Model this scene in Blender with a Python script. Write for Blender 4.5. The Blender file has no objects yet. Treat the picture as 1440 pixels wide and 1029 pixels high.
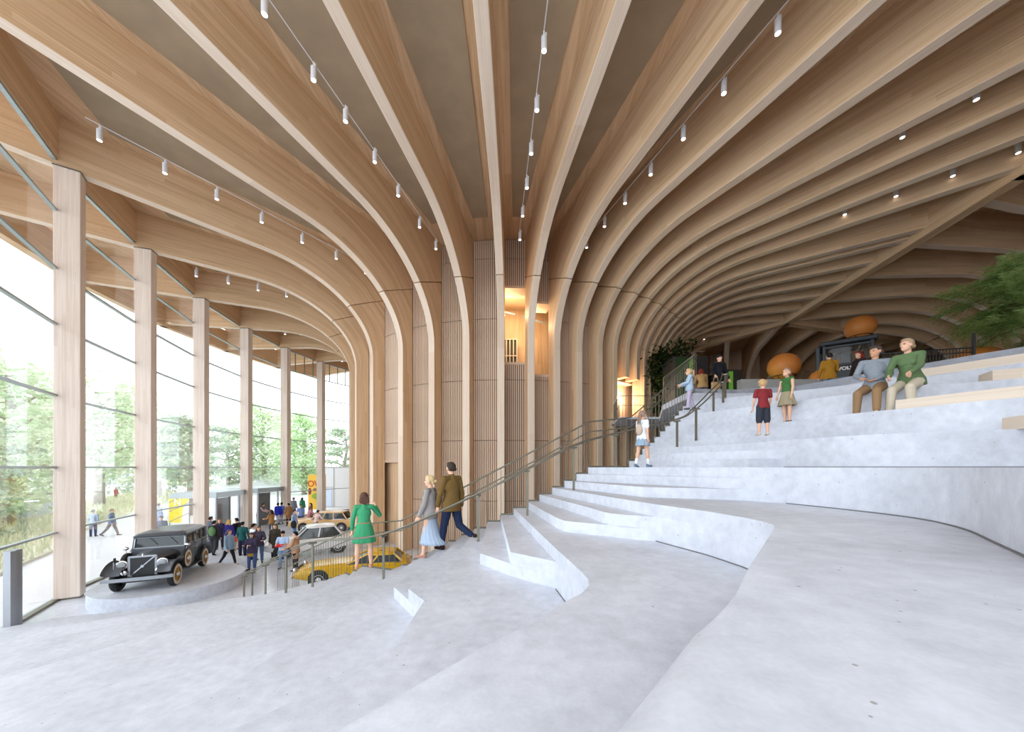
import bpy, bmesh, math, random
from math import sin, cos, pi, radians as R_, sqrt, atan2, tan
from mathutils import Vector, Matrix
C = bpy.context.scene.collection
SC = bpy.context.scene
F = 500.0; EYE = 4.55; CX = 720.0; HY = 657.0
RISE = 4.55/29
def P(px, py, Y):            # photo pixel + distance -> point
    return Vector(((px-CX)/F*Y, Y, EYE+(HY-py)/F*Y))
def PZ(px, py, z):           # photo pixel + height -> point
    Y = (EYE-z)*F/(py-HY)
    return Vector(((px-CX)/F*Y, Y, z))
def zk(k): return EYE-k*RISE

class MB:
    def __init__(s): s.v=[]; s.f=[]; s.uv=[]
    def add(s, verts, faces, uvs=None):
        o=len(s.v); s.v.extend([tuple(p) for p in verts])
        for i,f in enumerate(faces):
            s.f.append([a+o for a in f]); s.uv.append(uvs[i] if uvs else None)
        return s
    def obox(s, c, ax, ay, az):
        c=Vector(c); ax=Vector(ax); ay=Vector(ay); az=Vector(az)
        v=[c+ax*i+ay*j+az*k for k in(-1,1) for j in(-1,1) for i in(-1,1)]
        L=(ax.length*2,ay.length*2,az.length*2)
        f=[(0,2,3,1),(4,5,7,6),(0,1,5,4),(2,6,7,3),(0,4,6,2),(1,3,7,5)]
        def q(a,b): return [(0,0),(0,b),(a,b),(a,0)]
        # uv: u runs along longest edge of the face
        uvs=[]
        for fc in f:
            p=[v[i] for i in fc]
            a=(p[1]-p[0]); b=(p[3]-p[0])
            la,lb=a.length,b.length
            if la>=lb: uvs.append([(0,0),(la,0),(la,lb),(0,lb)])
            else: uvs.append([(0,0),(0,la),(lb,la),(lb,0)])
        return s.add(v,f,uvs)
    def box(s, x0,x1,y0,y1,z0,z1):
        return s.obox(((x0+x1)/2,(y0+y1)/2,(z0+z1)/2),((x1-x0)/2,0,0),(0,(y1-y0)/2,0),(0,0,(z1-z0)/2))
    def bar(s, p0, p1, w, h, up=(0,0,1)):
        p0=Vector(p0); p1=Vector(p1); d=(p1-p0); L=d.length; d.normalize()
        up=Vector(up); sd=d.cross(up)
        if sd.length<1e-4: sd=d.cross(Vector((1,0,0)))
        sd.normalize(); u=sd.cross(d)
        return s.obox((p0+p1)/2, d*(L/2), sd*(w/2), u*(h/2))
    def frame(s,d):
        d=Vector(d).normalized(); a=Vector((0,0,1)) if abs(d.z)<.95 else Vector((1,0,0))
        x=d.cross(a).normalized(); y=d.cross(x); return x,y
    def tube(s, pts, r, n=8, closed=False, caps=True):
        pts=[Vector(p) for p in pts]; m=len(pts); rings=[]
        rr=r if isinstance(r,(list,tuple)) else [r]*m
        px=None
        for i,p in enumerate(pts):
            if closed: d=pts[(i+1)%m]-pts[i-1]
            else: d=pts[min(i+1,m-1)]-pts[max(i-1,0)]
            if d.length<1e-9: d=Vector((0,0,1))
            d.normalize()
            if px is None: x,y=s.frame(d)
            else:
                x=px-d*px.dot(d)
                if x.length<1e-5: x,y=s.frame(d)
                x.normalize(); y=d.cross(x)
            px=x
            rings.append([p+(x*cos(2*pi*k/n)+y*sin(2*pi*k/n))*rr[i] for k in range(n)])
        return s.loft(rings, caps=caps and not closed, loop=closed)
    def cyl(s,p0,p1,r0,r1=None,n=16): return s.tube([p0,p1],[r0,r0 if r1 is None else r1],n)
    def loft(s, rings, caps=True, loop=False, ring_closed=True):
        n=len(rings[0]); m=len(rings); v=[p for r in rings for p in r]; f=[]
        for i in range(m if loop else m-1):
            j=(i+1)%m
            for k in range(n if ring_closed else n-1):
                l=(k+1)%n
                f.append((i*n+k,i*n+l,j*n+l,j*n+k))
        if caps and not loop:
            f.append(tuple(range(n-1,-1,-1))); f.append(tuple((m-1)*n+k for k in range(n)))
        return s.add(v,f)
    def lathe(s, prof, c=(0,0,0), axis=(0,0,1), n=24, ring=False):
        c=Vector(c); d=Vector(axis).normalized(); x,y=s.frame(d)
        rings=[[c+d*z+(x*cos(2*pi*k/n)+y*sin(2*pi*k/n))*max(r,1e-4) for k in range(n)] for r,z in prof]
        if ring: rings.append(rings[0])
        return s.loft(rings,caps=not ring)
    def ell(s, c, rx, ry, rz, n=16, m=10, rot=None):
        c=Vector(c); rings=[]
        for i in range(m+1):
            t=-pi/2+pi*i/m; cr=max(cos(t),1e-3)
            ring=[]
            for k in range(n):
                p=Vector((rx*cr*cos(2*pi*k/n), ry*cr*sin(2*pi*k/n), rz*sin(t)))
                ring.append(c+(rot@p if rot else p))
            rings.append(ring)
        return s.loft(rings)
    def cap(s, p0, p1, r0, r1, n=10):   # tapered capsule
        p0=Vector(p0); p1=Vector(p1); d=p1-p0
        if d.length<1e-6: return s.ell(p0,r0,r0,r0)
        d.normalize(); pts=[];rs=[]
        for a in (80,55,28): pts.append(p0-d*r0*sin(R_(a))); rs.append(r0*cos(R_(a)))
        pts+= [p0,p1]; rs+=[r0,r1]
        for a in (28,55,80): pts.append(p1+d*r1*sin(R_(a))); rs.append(r1*cos(R_(a)))
        x,y=s.frame(d)
        rings=[[p+(x*cos(2*pi*k/n)+y*sin(2*pi*k/n))*r for k in range(n)] for p,r in zip(pts,rs)]
        return s.loft(rings)
    def prism(s, poly, z0, z1):
        n=len(poly); v=[(x,y,z0) for x,y in poly]+[(x,y,z1) for x,y in poly]
        f=[tuple(range(n-1,-1,-1)),tuple(range(n,2*n))]+[(i,(i+1)%n,n+(i+1)%n,n+i) for i in range(n)]
        return s.add(v,f)
    def build(s, name, mat, parent=None, smooth=False, bevel=0, world=False, autosmooth=None, seg=2):
        me=bpy.data.meshes.new(name)
        vs=s.v
        if world and parent is not None:
            inv=parent.matrix_basis.inverted()
            vs=[tuple(inv@Vector(p)) for p in vs]
        me.from_pydata(vs,[],s.f)
        if any(u is not None for u in s.uv):
            ul=me.uv_layers.new(name='UVMap'); li=0; dat=[]
            for f,u in zip(s.f,s.uv):
                for j in range(len(f)):
                    dat.extend(u[j] if u else (0,0))
            ul.data.foreach_set('uv',dat)
        me.validate()
        bm=bmesh.new(); bm.from_mesh(me); bmesh.ops.recalc_face_normals(bm,faces=bm.faces[:]); bm.to_mesh(me); bm.free()
        if smooth: me.polygons.foreach_set('use_smooth',[True]*len(me.polygons))
        if autosmooth:
            me.polygons.foreach_set('use_smooth',[True]*len(me.polygons))
            me.set_sharp_from_angle(angle=R_(autosmooth))
        if mat is not None: me.materials.append(mat)
        o=bpy.data.objects.new(name,me); C.objects.link(o)
        if parent is not None: o.parent=parent
        if bevel:
            b=o.modifiers.new('bevel','BEVEL'); b.width=bevel; b.segments=seg; b.limit_method='ANGLE'; b.angle_limit=R_(50)
        return o

def tag(o,label=None,cat=None,group=None,kind=None):
    if label: o['label']=label
    if cat: o['category']=cat
    if group: o['group']=group
    if kind: o['kind']=kind
    return o
def thing(name,label,cat,loc=(0,0,0),rz=0,group=None,scale=1):
    o=bpy.data.objects.new(name,None); C.objects.link(o)
    o.location=loc; o.rotation_euler=(0,0,rz); o.scale=(scale,)*3
    o.empty_display_size=.1
    o.matrix_basis=Matrix.LocRotScale(Vector(loc),Matrix.Rotation(rz,3,'Z').to_quaternion(),Vector((scale,)*3))
    return tag(o,label,cat,group)
def copy_tree(o,parent=None):
    c=o.copy(); C.objects.link(c)
    if parent is not None: c.parent=parent
    for ch in list(o.children): copy_tree(ch,c)
    return c
ORD=['first','second','third','fourth','fifth','sixth','seventh','eighth','ninth','tenth','eleventh','twelfth','thirteenth','fourteenth','fifteenth','sixteenth','seventeenth','eighteenth','nineteenth','twentieth']
def smooth_path(pts,n=8):
    pts=[Vector(p) for p in pts]; out=[]
    for i in range(len(pts)-1):
        p0=pts[max(i-1,0)];p1=pts[i];p2=pts[i+1];p3=pts[min(i+2,len(pts)-1)]
        for k in range(n):
            t=k/n
            out.append(.5*((2*p1)+(p2-p0)*t+(2*p0-5*p1+4*p2-p3)*t*t+(3*p1-p0-3*p2+p3)*t**3))
    out.append(pts[-1]); return out

# ---------------------------------------------------------------- materials
def nmat(name):
    m=bpy.data.materials.new(name); m.use_nodes=True; nt=m.node_tree; nt.nodes.clear()
    out=nt.nodes.new('ShaderNodeOutputMaterial'); b=nt.nodes.new('ShaderNodeBsdfPrincipled')
    nt.links.new(b.outputs[0],out.inputs[0]); return m,nt,b
def srgb(r,g,b):
    return tuple(((c/255)/12.92 if c/255<=.04045 else ((c/255+.055)/1.055)**2.4) for c in (r,g,b))+(1,)
def flat(name,col,rough=.6,metal=0,noise=.06,scale=8,emit=None,estr=0,spec=.5):
    m,nt,b=nmat(name)
    b.inputs['Roughness'].default_value=rough; b.inputs['Metallic'].default_value=metal
    b.inputs['Specular IOR Level'].default_value=spec
    if noise:
        tc=nt.nodes.new('ShaderNodeTexCoord'); nz=nt.nodes.new('ShaderNodeTexNoise'); nz.inputs['Scale'].default_value=scale
        nz.inputs['Detail'].default_value=4
        nt.links.new(tc.outputs['Object'],nz.inputs['Vector'])
        mx=nt.nodes.new('ShaderNodeMix'); mx.data_type='RGBA'
        mx.inputs['A'].default_value=tuple(min(1,c*(1-noise*2)) for c in col[:3])+(1,)
        mx.inputs['B'].default_value=tuple(min(1,c*(1+noise*2)) for c in col[:3])+(1,)
        nt.links.new(nz.outputs['Fac'],mx.inputs['Factor']); nt.links.new(mx.outputs['Result'],b.inputs['Base Color'])
    else: b.inputs['Base Color'].default_value=col
    if emit:
        b.inputs['Emission Color'].default_value=emit; b.inputs['Emission Strength'].default_value=estr
    return m
def wood(name,c_lo,c_hi,lam=.12,grain=26,rough=.55,knots=True,var=.24):
    """glulam timber: UV u along the grain, v across the lamellae (metres)"""
    m,nt,b=nmat(name); N=nt.nodes; L=nt.links
    tc=N.new('ShaderNodeUVMap'); 
    oi=N.new('ShaderNodeObjectInfo')
    mp=N.new('ShaderNodeMapping'); mp.inputs['Scale'].default_value=(.55,grain,1)
    off=N.new('ShaderNodeCombineXYZ')
    mul=N.new('ShaderNodeMath'); mul.operation='MULTIPLY'; mul.inputs[1].default_value=37.0
    L.new(oi.outputs['Random'],mul.inputs[0]); L.new(mul.outputs[0],off.inputs[0]); L.new(mul.outputs[0],off.inputs[2])
    L.new(tc.outputs[0],mp.inputs['Vector']); L.new(off.outputs[0],mp.inputs['Location'])
    n1=N.new('ShaderNodeTexNoise'); n1.inputs['Scale'].default_value=1.0; n1.inputs['Detail'].default_value=6; n1.inputs['Roughness'].default_value=.6
    L.new(mp.outputs[0],n1.inputs['Vector'])
    # lamella tone: white noise on floor(v/lam), floor(u/4)
    sx=N.new('ShaderNodeSeparateXYZ'); L.new(tc.outputs[0],sx.inputs[0])
    d1=N.new('ShaderNodeMath'); d1.operation='DIVIDE'; d1.inputs[1].default_value=lam; L.new(sx.outputs[1],d1.inputs[0])
    f1=N.new('ShaderNodeMath'); f1.operation='FLOOR'; L.new(d1.outputs[0],f1.inputs[0])
    s1=N.new('ShaderNodeMath'); s1.operation='MULTIPLY_ADD'; s1.inputs[1].default_value=1.37; L.new(f1.outputs[0],s1.inputs[0])
    d2=N.new('ShaderNodeMath'); d2.operation='DIVIDE'; d2.inputs[1].default_value=4.3; L.new(sx.outputs[0],d2.inputs[0]); L.new(d2.outputs[0],s1.inputs[2])
    f2=N.new('ShaderNodeMath'); f2.operation='FLOOR'; L.new(s1.outputs[0],f2.inputs[0])
    cb=N.new('ShaderNodeCombineXYZ'); L.new(f1.outputs[0],cb.inputs[0]); L.new(f2.outputs[0],cb.inputs[1]); L.new(oi.outputs['Random'],cb.inputs[2])
    wn=N.new('ShaderNodeTexWhiteNoise'); L.new(cb.outputs[0],wn.inputs['Vector'])
    ad=N.new('ShaderNodeMath'); ad.operation='MULTIPLY_ADD'; ad.inputs[1].default_value=var; L.new(wn.outputs['Value'],ad.inputs[0]); L.new(n1.outputs['Fac'],ad.inputs[2])
    rp=N.new('ShaderNodeValToRGB'); rp.color_ramp.elements[0].position=.34; rp.color_ramp.elements[0].color=c_lo
    rp.color_ramp.elements[1].position=.64+var; rp.color_ramp.elements[1].color=c_hi
    L.new(ad.outputs[0],rp.inputs[0]); col=rp.outputs[0]
    if knots:
        mk=N.new('ShaderNodeMapping'); mk.inputs['Scale'].default_value=(2.2,16,1); L.new(tc.outputs[0],mk.inputs['Vector']); L.new(off.outputs[0],mk.inputs['Location'])
        nk=N.new('ShaderNodeTexNoise'); nk.inputs['Scale'].default_value=1.3; nk.inputs['Detail'].default_value=2; L.new(mk.outputs[0],nk.inputs['Vector'])
        rk=N.new('ShaderNodeValToRGB'); rk.color_ramp.elements[0].position=.765; rk.color_ramp.elements[0].color=(0,0,0,1); rk.color_ramp.elements[1].position=.80; rk.color_ramp.elements[1].color=(1,1,1,1)
        L.new(nk.outputs['Fac'],rk.inputs[0])
        mx=N.new('ShaderNodeMix'); mx.data_type='RGBA'; L.new(rk.outputs[0],mx.inputs['Factor']); L.new(col,mx.inputs['A'])
        mx.inputs['B'].default_value=tuple(c*.35 for c in c_lo[:3])+(1,); col=mx.outputs['Result']
    L.new(col,b.inputs['Base Color']); b.inputs['Roughness'].default_value=rough; b.inputs['Specular IOR Level'].default_value=.25
    return m
def concrete(name,c,pits=True,rough=.55):
    m,nt,b=nmat(name); N=nt.nodes; L=nt.links
    tc=N.new('ShaderNodeTexCoord')
    def nz(scale,det,dis=0):
        n=N.new('ShaderNodeTexNoise'); n.inputs['Scale'].default_value=scale; n.inputs['Detail'].default_value=det; n.inputs['Distortion'].default_value=dis
        L.new(tc.outputs['Object'],n.inputs['Vector']); return n.outputs['Fac']
    a=nz(.9,5,.6); bb=nz(9,8); cc=nz(60,3)
    def math(op,x,y,z=None):
        q=N.new('ShaderNodeMath'); q.operation=op
        for i,t in enumerate((x,y,z)):
            if t is None: continue
            if isinstance(t,(int,float)): q.inputs[i].default_value=t
            else: L.new(t,q.inputs[i])
        return q.outputs[0]
    s=math('MULTIPLY_ADD',a,.45,math('MULTIPLY_ADD',bb,.38,math('MULTIPLY',cc,.17)))
    rp=N.new('ShaderNodeValToRGB'); e=rp.color_ramp.elements
    e[0].position=.30; e[0].color=tuple(x*.74 for x in c[:3])+(1,); e[1].position=.68; e[1].color=tuple(min(1,x*1.15) for x in c[:3])+(1,)
    L.new(s,rp.inputs[0]); col=rp.outputs[0]
    if pits:
        vo=N.new('ShaderNodeTexVoronoi'); vo.inputs['Scale'].default_value=22; L.new(tc.outputs['Object'],vo.inputs['Vector'])
        ws=N.new('ShaderNodeSeparateColor'); L.new(vo.outputs['Color'],ws.inputs[0])
        th=math('MULTIPLY',math('GREATER_THAN',ws.outputs[0],.91),math('MULTIPLY',ws.outputs[1],.20))
        pit=math('LESS_THAN',vo.outputs['Distance'],th)
        mx=N.new('ShaderNodeMix'); mx.data_type='RGBA'; L.new(math('MULTIPLY',pit,.7),mx.inputs['Factor']); L.new(col,mx.inputs['A']); mx.inputs['B'].default_value=(.22,.2,.19,1); col=mx.outputs['Result']
    L.new(col,b.inputs['Base Color']); b.inputs['Roughness'].default_value=rough; b.inputs['Specular IOR Level'].default_value=.3
    bp=N.new('ShaderNodeBump'); bp.inputs['Strength'].default_value=.08; bp.inputs['Distance'].default_value=.01; L.new(s,bp.inputs['Height']); L.new(bp.outputs[0],b.inputs['Normal'])
    return m
def glassmat(name,tint=(1,1,1,1),refl=.06):
    m=bpy.data.materials.new(name); m.use_nodes=True; nt=m.node_tree; nt.nodes.clear(); N=nt.nodes; L=nt.links
    out=N.new('ShaderNodeOutputMaterial'); t=N.new('ShaderNodeBsdfTransparent'); t.inputs[0].default_value=tint
    g=N.new('ShaderNodeBsdfGlossy'); g.inputs['Roughness'].default_value=.02
    fr=N.new('ShaderNodeLayerWeight'); fr.inputs['Blend'].default_value=.12
    mm=N.new('ShaderNodeMath'); mm.operation='MULTIPLY_ADD'; mm.inputs[1].default_value=.28; mm.inputs[2].default_value=refl*.25; L.new(fr.outputs['Fresnel'],mm.inputs[0])
    mx=N.new('ShaderNodeMixShader'); L.new(mm.outputs[0],mx.inputs[0]); L.new(t.outputs[0],mx.inputs[1]); L.new(g.outputs[0],mx.inputs[2]); L.new(mx.outputs[0],out.inputs[0])
    return m
M={}
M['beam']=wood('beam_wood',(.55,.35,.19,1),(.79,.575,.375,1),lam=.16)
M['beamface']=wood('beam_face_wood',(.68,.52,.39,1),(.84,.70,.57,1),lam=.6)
M['ceil']=wood('ceiling_wood',(.54,.345,.19,1),(.78,.57,.37,1),lam=.3,grain=12)
M['slat']=wood('slat_wood',(.58,.42,.30,1),(.80,.63,.49,1),lam=.5,knots=False)
M['column']=wood('column_wood',(.66,.53,.44,1),(.84,.73,.64,1),lam=.1)
M['backing']=flat('slat_backing',(.16,.10,.065,1),.8)
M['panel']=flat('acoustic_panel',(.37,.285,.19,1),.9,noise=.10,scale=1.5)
M['concrete']=concrete('pale_concrete',(.615,.645,.72,1))
M['floor']=concrete('polished_floor',(.69,.72,.79,1),pits=False,rough=.22)
M['bench']=wood('bench_wood',(.60,.50,.40,1),(.78,.68,.57,1),lam=.3,knots=False)
M['steel']=flat('bronze_steel',(.20,.19,.15,1),.45,.6,noise=.03)
M['greysteel']=flat('grey_steel',(.36,.38,.41,1),.4,.6,noise=.03)
M['lightsteel']=flat('transom_steel',(.42,.47,.49,1),.4,.5,noise=.03)
M['white']=flat('white_paint',(.86,.86,.88,1),.5,noise=.02)
M['lampwhite']=flat('lamp_white',(.72,.72,.75,1),.35,noise=.02)
M['lens']=flat('lamp_lens',(1,.97,.92,1),.3,noise=0,emit=(1,.96,.9,1),estr=1.6)
M['glass']=glassmat('window_glass')
M['black']=flat('black_matt',(.015,.016,.018,1),.5,noise=.02)
M['rubber']=flat('tyre_rubber',(.02,.02,.021,1),.8,noise=.05)
M['chrome']=flat('chrome',(.8,.8,.82,1),.12,1.0,noise=0)
EXPO=1.73; SKY=1.0
# ---------------------------------------------------------------- the timber trunk, its ribs and the roof
A=Vector((-.3,30.0)); RC=12.15; RW=11.4; HB=14.85; HC=16.5; WID=.36
def pol(c,r,az): a=R_(az); return Vector((c[0]+r*sin(a), c[1]-r*cos(a)))
def inter(p,d,a,b):
    e=b-a; den=d.x*e.y-d.y*e.x
    if abs(den)<1e-9: return None
    w=a-p; t=(w.x*e.y-w.y*e.x)/den; s=(w.x*d.y-w.y*d.x)/den
    return t if t>.01 and -1e-6<=s<=1+1e-6 else None
def trim(p,d,L,poly):
    for a,b in zip(poly,poly[1:]):
        t=inter(p,d,Vector(a),Vector(b))
        if t is not None: L=min(L,t)
    return L
def rib_mesh(mb,B,d,rows,w=WID):
    n=Vector((-d.y,d.x)); u=0; pr=None
    def W(t,z,s): q=B+d*t+n*s; return (q.x,q.y,z)
    vs=[];us=[];FR=mb.__dict__.setdefault('front',[])
    for (ft,fz,kt,kz) in rows:
        if pr is not None: u+=sqrt((ft-pr[0])**2+(fz-pr[1])**2)
        pr=(ft,fz); us.append((u,sqrt((ft-kt)**2+(fz-kz)**2)))
        vs+= [W(ft,fz,-w/2),W(ft,fz,w/2),W(kt,kz,w/2),W(kt,kz,-w/2)]
    fs=[];uv=[]
    for i in range(len(rows)-1):
        a=4*i;b=a+4;(u0,d0),(u1,d1)=us[i],us[i+1]
        FR.append(len(mb.f)+len(fs)); fs.append((a,a+1,b+1,b)); uv.append([(u0,9.02),(u0,9.02+w),(u1,9.02+w),(u1,9.02)])
        fs.append((a+1,a+2,b+2,b+1)); uv.append([(u0,0),(u0,d0),(u1,d1),(u1,0)])
        fs.append((a+3,a,b,b+3)); uv.append([(u0,20+d0),(u0,20),(u1,20),(u1,20+d1)])
        fs.append((a+2,a+3,b+3,b+2)); uv.append([(u0,5),(u0,5+w),(u1,5+w),(u1,5)])
    e=4*(len(rows)-1)
    fs.append((3,2,1,0)); uv.append([(0,0),(0,w),(.5,w),(.5,0)]); fs.append((e,e+1,e+2,e+3)); uv.append([(0,0),(0,w),(.5,w),(.5,0)])
    mb.add(vs,fs,uv)
ZV=10.9; EXT=5.4; AJ=41
def curve(a): return EXT*(1-cos(R_(a))), ZV+(HB-ZV)*sin(R_(a))
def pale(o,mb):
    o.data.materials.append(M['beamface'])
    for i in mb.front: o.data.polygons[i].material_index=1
def make_rib(c,az,d,L,label,group,rc=RC,cuts=(),z0=0,ceil=HC,name='timber_rib',bev=.022):
    B=pol(c,rc,az); root=thing(name,label,'beam',(B.x,B.y,z0),0,group)
    bk=-(rc-RW) if rc==RC else -.75
    segs=[]; z=z0
    for (a,b) in cuts: segs.append((z,a)); z=b
    segs.append((z,None))
    for (a,b) in segs:
        if b is not None: rows=[(0,a,bk,a),(0,b,bk,b)]
        else:
            rows=[(0,a,bk,a),(0,ZV,bk,ZV)]
            for k in range(1,9):
                q=AJ*k/8; t,z=curve(q); rows.append((t,z,bk,ZV+(14.5-ZV)*k/8))
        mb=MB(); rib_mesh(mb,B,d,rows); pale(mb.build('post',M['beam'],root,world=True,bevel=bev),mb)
    rows=[]; N=10
    for k in range(N+1):
        q=AJ+.35+(90-AJ-.35)*k/N; t,z=curve(q)
        if k==0: kt,kz=bk,14.53
        else: kt,kz=bk+(EXT-bk)*max(0,(k-1)/(N-1)),ceil
        rows.append((t,z,kt,kz))
    if L>EXT+.2:
        m=max(2,int((L-EXT)/3)+1)
        for k in range(1,m+1): t=EXT+(L-EXT)*k/m; rows.append((t,HB,t,ceil))
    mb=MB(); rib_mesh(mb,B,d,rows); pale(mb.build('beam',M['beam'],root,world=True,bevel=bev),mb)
    return root,B
COLS=[(-15.42,12.4),(-17.4,16.9),(-19.05,21.8),(-19.8,26.5),(-19.6,30.8),(-18.7,34.8),(-17.0,38.0)]
EDGE=[(16.3,-5),(17.7,12.3),(19.3,25),(14.7,32),(11,41)]
ribs=[]   # (az,B,d,L,tcol)
def unit(az): a=R_(az); return Vector((sin(a),-cos(a)))
gp='ribs fanning out of the slatted timber trunk'
leftn=['first','second','third','fourth','fifth','sixth','seventh','eighth','ninth','tenth']
spec=[]
spec.append((-1.2,unit(-.8),36,None,'pale timber rib rising straight up the middle of the slatted trunk'))
for i,(a,da,L) in enumerate([(-9.6,-9.4,36),(-18.7,-18.4,34),(-28.3,-27.6,19.5)]):
    spec.append((a,unit(da),L,14 if i==2 else None,'curved timber rib, %s to the left of the middle rib of the trunk'%leftn[i]))
for i,cc in enumerate(COLS):
    v=Vector(cc)-A; az=math.degrees(atan2(v.x,-v.y)); tc=v.length-RC
    spec.append((az,v.normalized(),tc+5.3,tc,'curved timber rib whose beam lands on the %s glulam column from the left'%ORD[i]))
far=[(6.0,(2.47,7.84)),(12.4,(5.4,7.84)),(18.3,(8.1,7.84)),(24.3,(10.8,7.84)),(29.3,(13.05,9.2)),(33.9,(14.5,10.2)),(38.7,(15.95,11.2)),(42.5,(17.5,12.3)),(46.2,(20,14))]
for i,(a,fp) in enumerate(far):
    B=pol(A,RC,a); d=(Vector(fp)-B).normalized()
    spec.append((a,d,34,None,'curved timber rib, %s to the right of the middle rib of the trunk'%ORD[i]))
for i,(a,da) in enumerate([(50,56),(54,60.5),(58.3,65),(63,70),(68,75),(73,81),(79,88),(85,95),(92,103),(99,112)]):
    spec.append((a,unit(da),40,None,'curved timber rib low on the far right flank, %s beyond the ninth right-hand rib'%ORD[i]))
for (a,d,L,tc,lab) in spec:
    B=pol(A,RC,a)
    if a>0: L=trim(B,d,L,EDGE)
    elif tc is None:
        if d.y<0: L=min(L,(B.y+2.3)/-d.y)
    if a>0 and d.y<0: L=min(L,(B.y+2.3)/-d.y)
    cuts=[(6.9,9.6)] if a in(33.9,38.7) else ()
    make_rib(A,a,d,L,lab,gp,cuts=cuts)
    ribs.append((a,B,d,L,tc))
ribs.sort(key=lambda r:r[0])
# ceiling boards and the dark inset panels between the beams
outer=[]
for cc in COLS[::-1]:
    v=Vector(cc)-A; outer.append(A+v.normalized()*(v.length+5.3))
rp=[tuple(outer[0]+Vector((3,6)))]+[tuple(o) for o in outer]+[(-17.5,4.5),(-14.5,-2.5),(62,-2.5),(62,72),(-12,72)]  # roof cut short behind the viewer to let sky light onto the foreground
mb=MB()
n=len(rp); mb.v=[(x,y,HC) for x,y in rp]+[(x,y,HC+.4) for x,y in rp]
mb.f=[tuple(range(n-1,-1,-1)),tuple(range(n,2*n))]+[(i,(i+1)%n,n+(i+1)%n,n+i) for i in range(n)]
mb.uv=[[(rp[i][1],rp[i][0]) for i in range(n-1,-1,-1)]]+[None]*(n+1)
tag(mb.build('ceiling',M['ceil']),'pale timber boarded ceiling between the beams','ceiling',kind='structure')
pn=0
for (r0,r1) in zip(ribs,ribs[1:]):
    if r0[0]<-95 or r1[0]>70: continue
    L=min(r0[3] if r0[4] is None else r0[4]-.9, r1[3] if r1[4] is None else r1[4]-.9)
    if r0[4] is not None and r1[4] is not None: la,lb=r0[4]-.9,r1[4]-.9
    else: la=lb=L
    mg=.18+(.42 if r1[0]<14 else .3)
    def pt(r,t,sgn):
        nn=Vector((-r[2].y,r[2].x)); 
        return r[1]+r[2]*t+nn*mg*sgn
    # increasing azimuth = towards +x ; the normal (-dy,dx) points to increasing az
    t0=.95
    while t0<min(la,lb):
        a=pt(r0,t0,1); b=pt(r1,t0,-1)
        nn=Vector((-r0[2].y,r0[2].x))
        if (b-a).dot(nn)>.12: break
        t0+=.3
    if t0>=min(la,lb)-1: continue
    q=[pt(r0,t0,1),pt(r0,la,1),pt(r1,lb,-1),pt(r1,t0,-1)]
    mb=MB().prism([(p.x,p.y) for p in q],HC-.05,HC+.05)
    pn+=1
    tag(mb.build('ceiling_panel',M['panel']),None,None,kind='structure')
# lower edge beams where the three roofs meet
for i,(p,q,lab) in enumerate([((16.6,-2.4),(17.7,12.3),'near'),((17.7,12.3),(19.3,25),'near'),((19.3,25),(14.7,32),'left'),((14.7,32),(11,41),'back'),((19.3,25),(37,30),'right'),((37,30),(60,34),'far')]):
    pass
def edge_beam(pts,label):
    mb=MB()
    root=None
    for p,q in zip(pts,pts[1:]):
        p=Vector(p);q=Vector(q); d=(q-p).normalized()
        mb.bar((p.x-d.x*.15,p.y-d.y*.15,15.55),(q.x+d.x*.15,q.y+d.y*.15,15.55),.5,1.95)
    tag(mb.build('edge_beam',M['beam'],bevel=.03),label,'beam')
edge_beam([(16.6,-2.4),(17.7,12.3),(19.3,25)],'dark diagonal timber edge beam running under the roof on the right')
edge_beam([(19.3,25),(14.7,32),(11,41)],'timber edge beam sloping down to the left behind the upper floor')
edge_beam([(19.3,25),(37,30),(60,34)],'thin pale timber edge beam running behind the upper orange ball')
# second and third trunks
def trunk(c,azs,edges,lab,grp,cap):
    for i,a in enumerate(azs):
        d=unit(a); B=pol(c,RC,a); L=trim(B,d,30,edges)
        make_rib(c,a,d,L,lab%ORD[i],grp,name='timber_rib',z0=6.9)
    mb=MB(); rings=[]
    pr=[]
    for k in range(73):
        t=k*5; p=pol(c,RW,t); pr.append(p)
    vs=[(p.x,p.y,6.9) for p in pr]+[(p.x,p.y,HC) for p in pr]; m=len(pr)
    fs=[(i,i+1,m+i+1,m+i) for i in range(m-1)]
    uv=[[(0,i*1.0),(0,(i+1)*1.0),(9.6,(i+1)*1.0),(9.6,i*1.0)] for i in range(m-1)]
    mb.add(vs,fs,uv)
    return mb
c2=Vector((28,47)); c3=Vector((41.3,18.5))
mb=trunk(c2,[-62,-54,-46,-38,-30,-22,-14,-6,2,10,18,27,36,45,55],[(11,41),(14.7,32),(19.3,25),(37,30),(60,34)],'dim curved rib of the trunk behind the upper floor, %s from the left','ribs of the trunk behind the upper floor',None)
tag(mb.build('wall_back_trunk',M['slat'],autosmooth=40),'timber wall of the trunk behind the upper floor','wall',kind='structure')
mb=trunk(c3,[-122,-114.5,-107,-99.5,-92,-85,-78.5,-72,-65.5,-59,-52,-45,-38],[(37,30),(19.3,25),(17.7,12.3),(16.3,-5)],'dim curved rib of the trunk behind the indoor tree, %s from the far side','ribs of the trunk behind the indoor tree',None)
tag(mb.build('wall_right_trunk',M['slat'],autosmooth=40),'timber wall of the trunk behind the indoor tree','wall',kind='structure')
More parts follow.
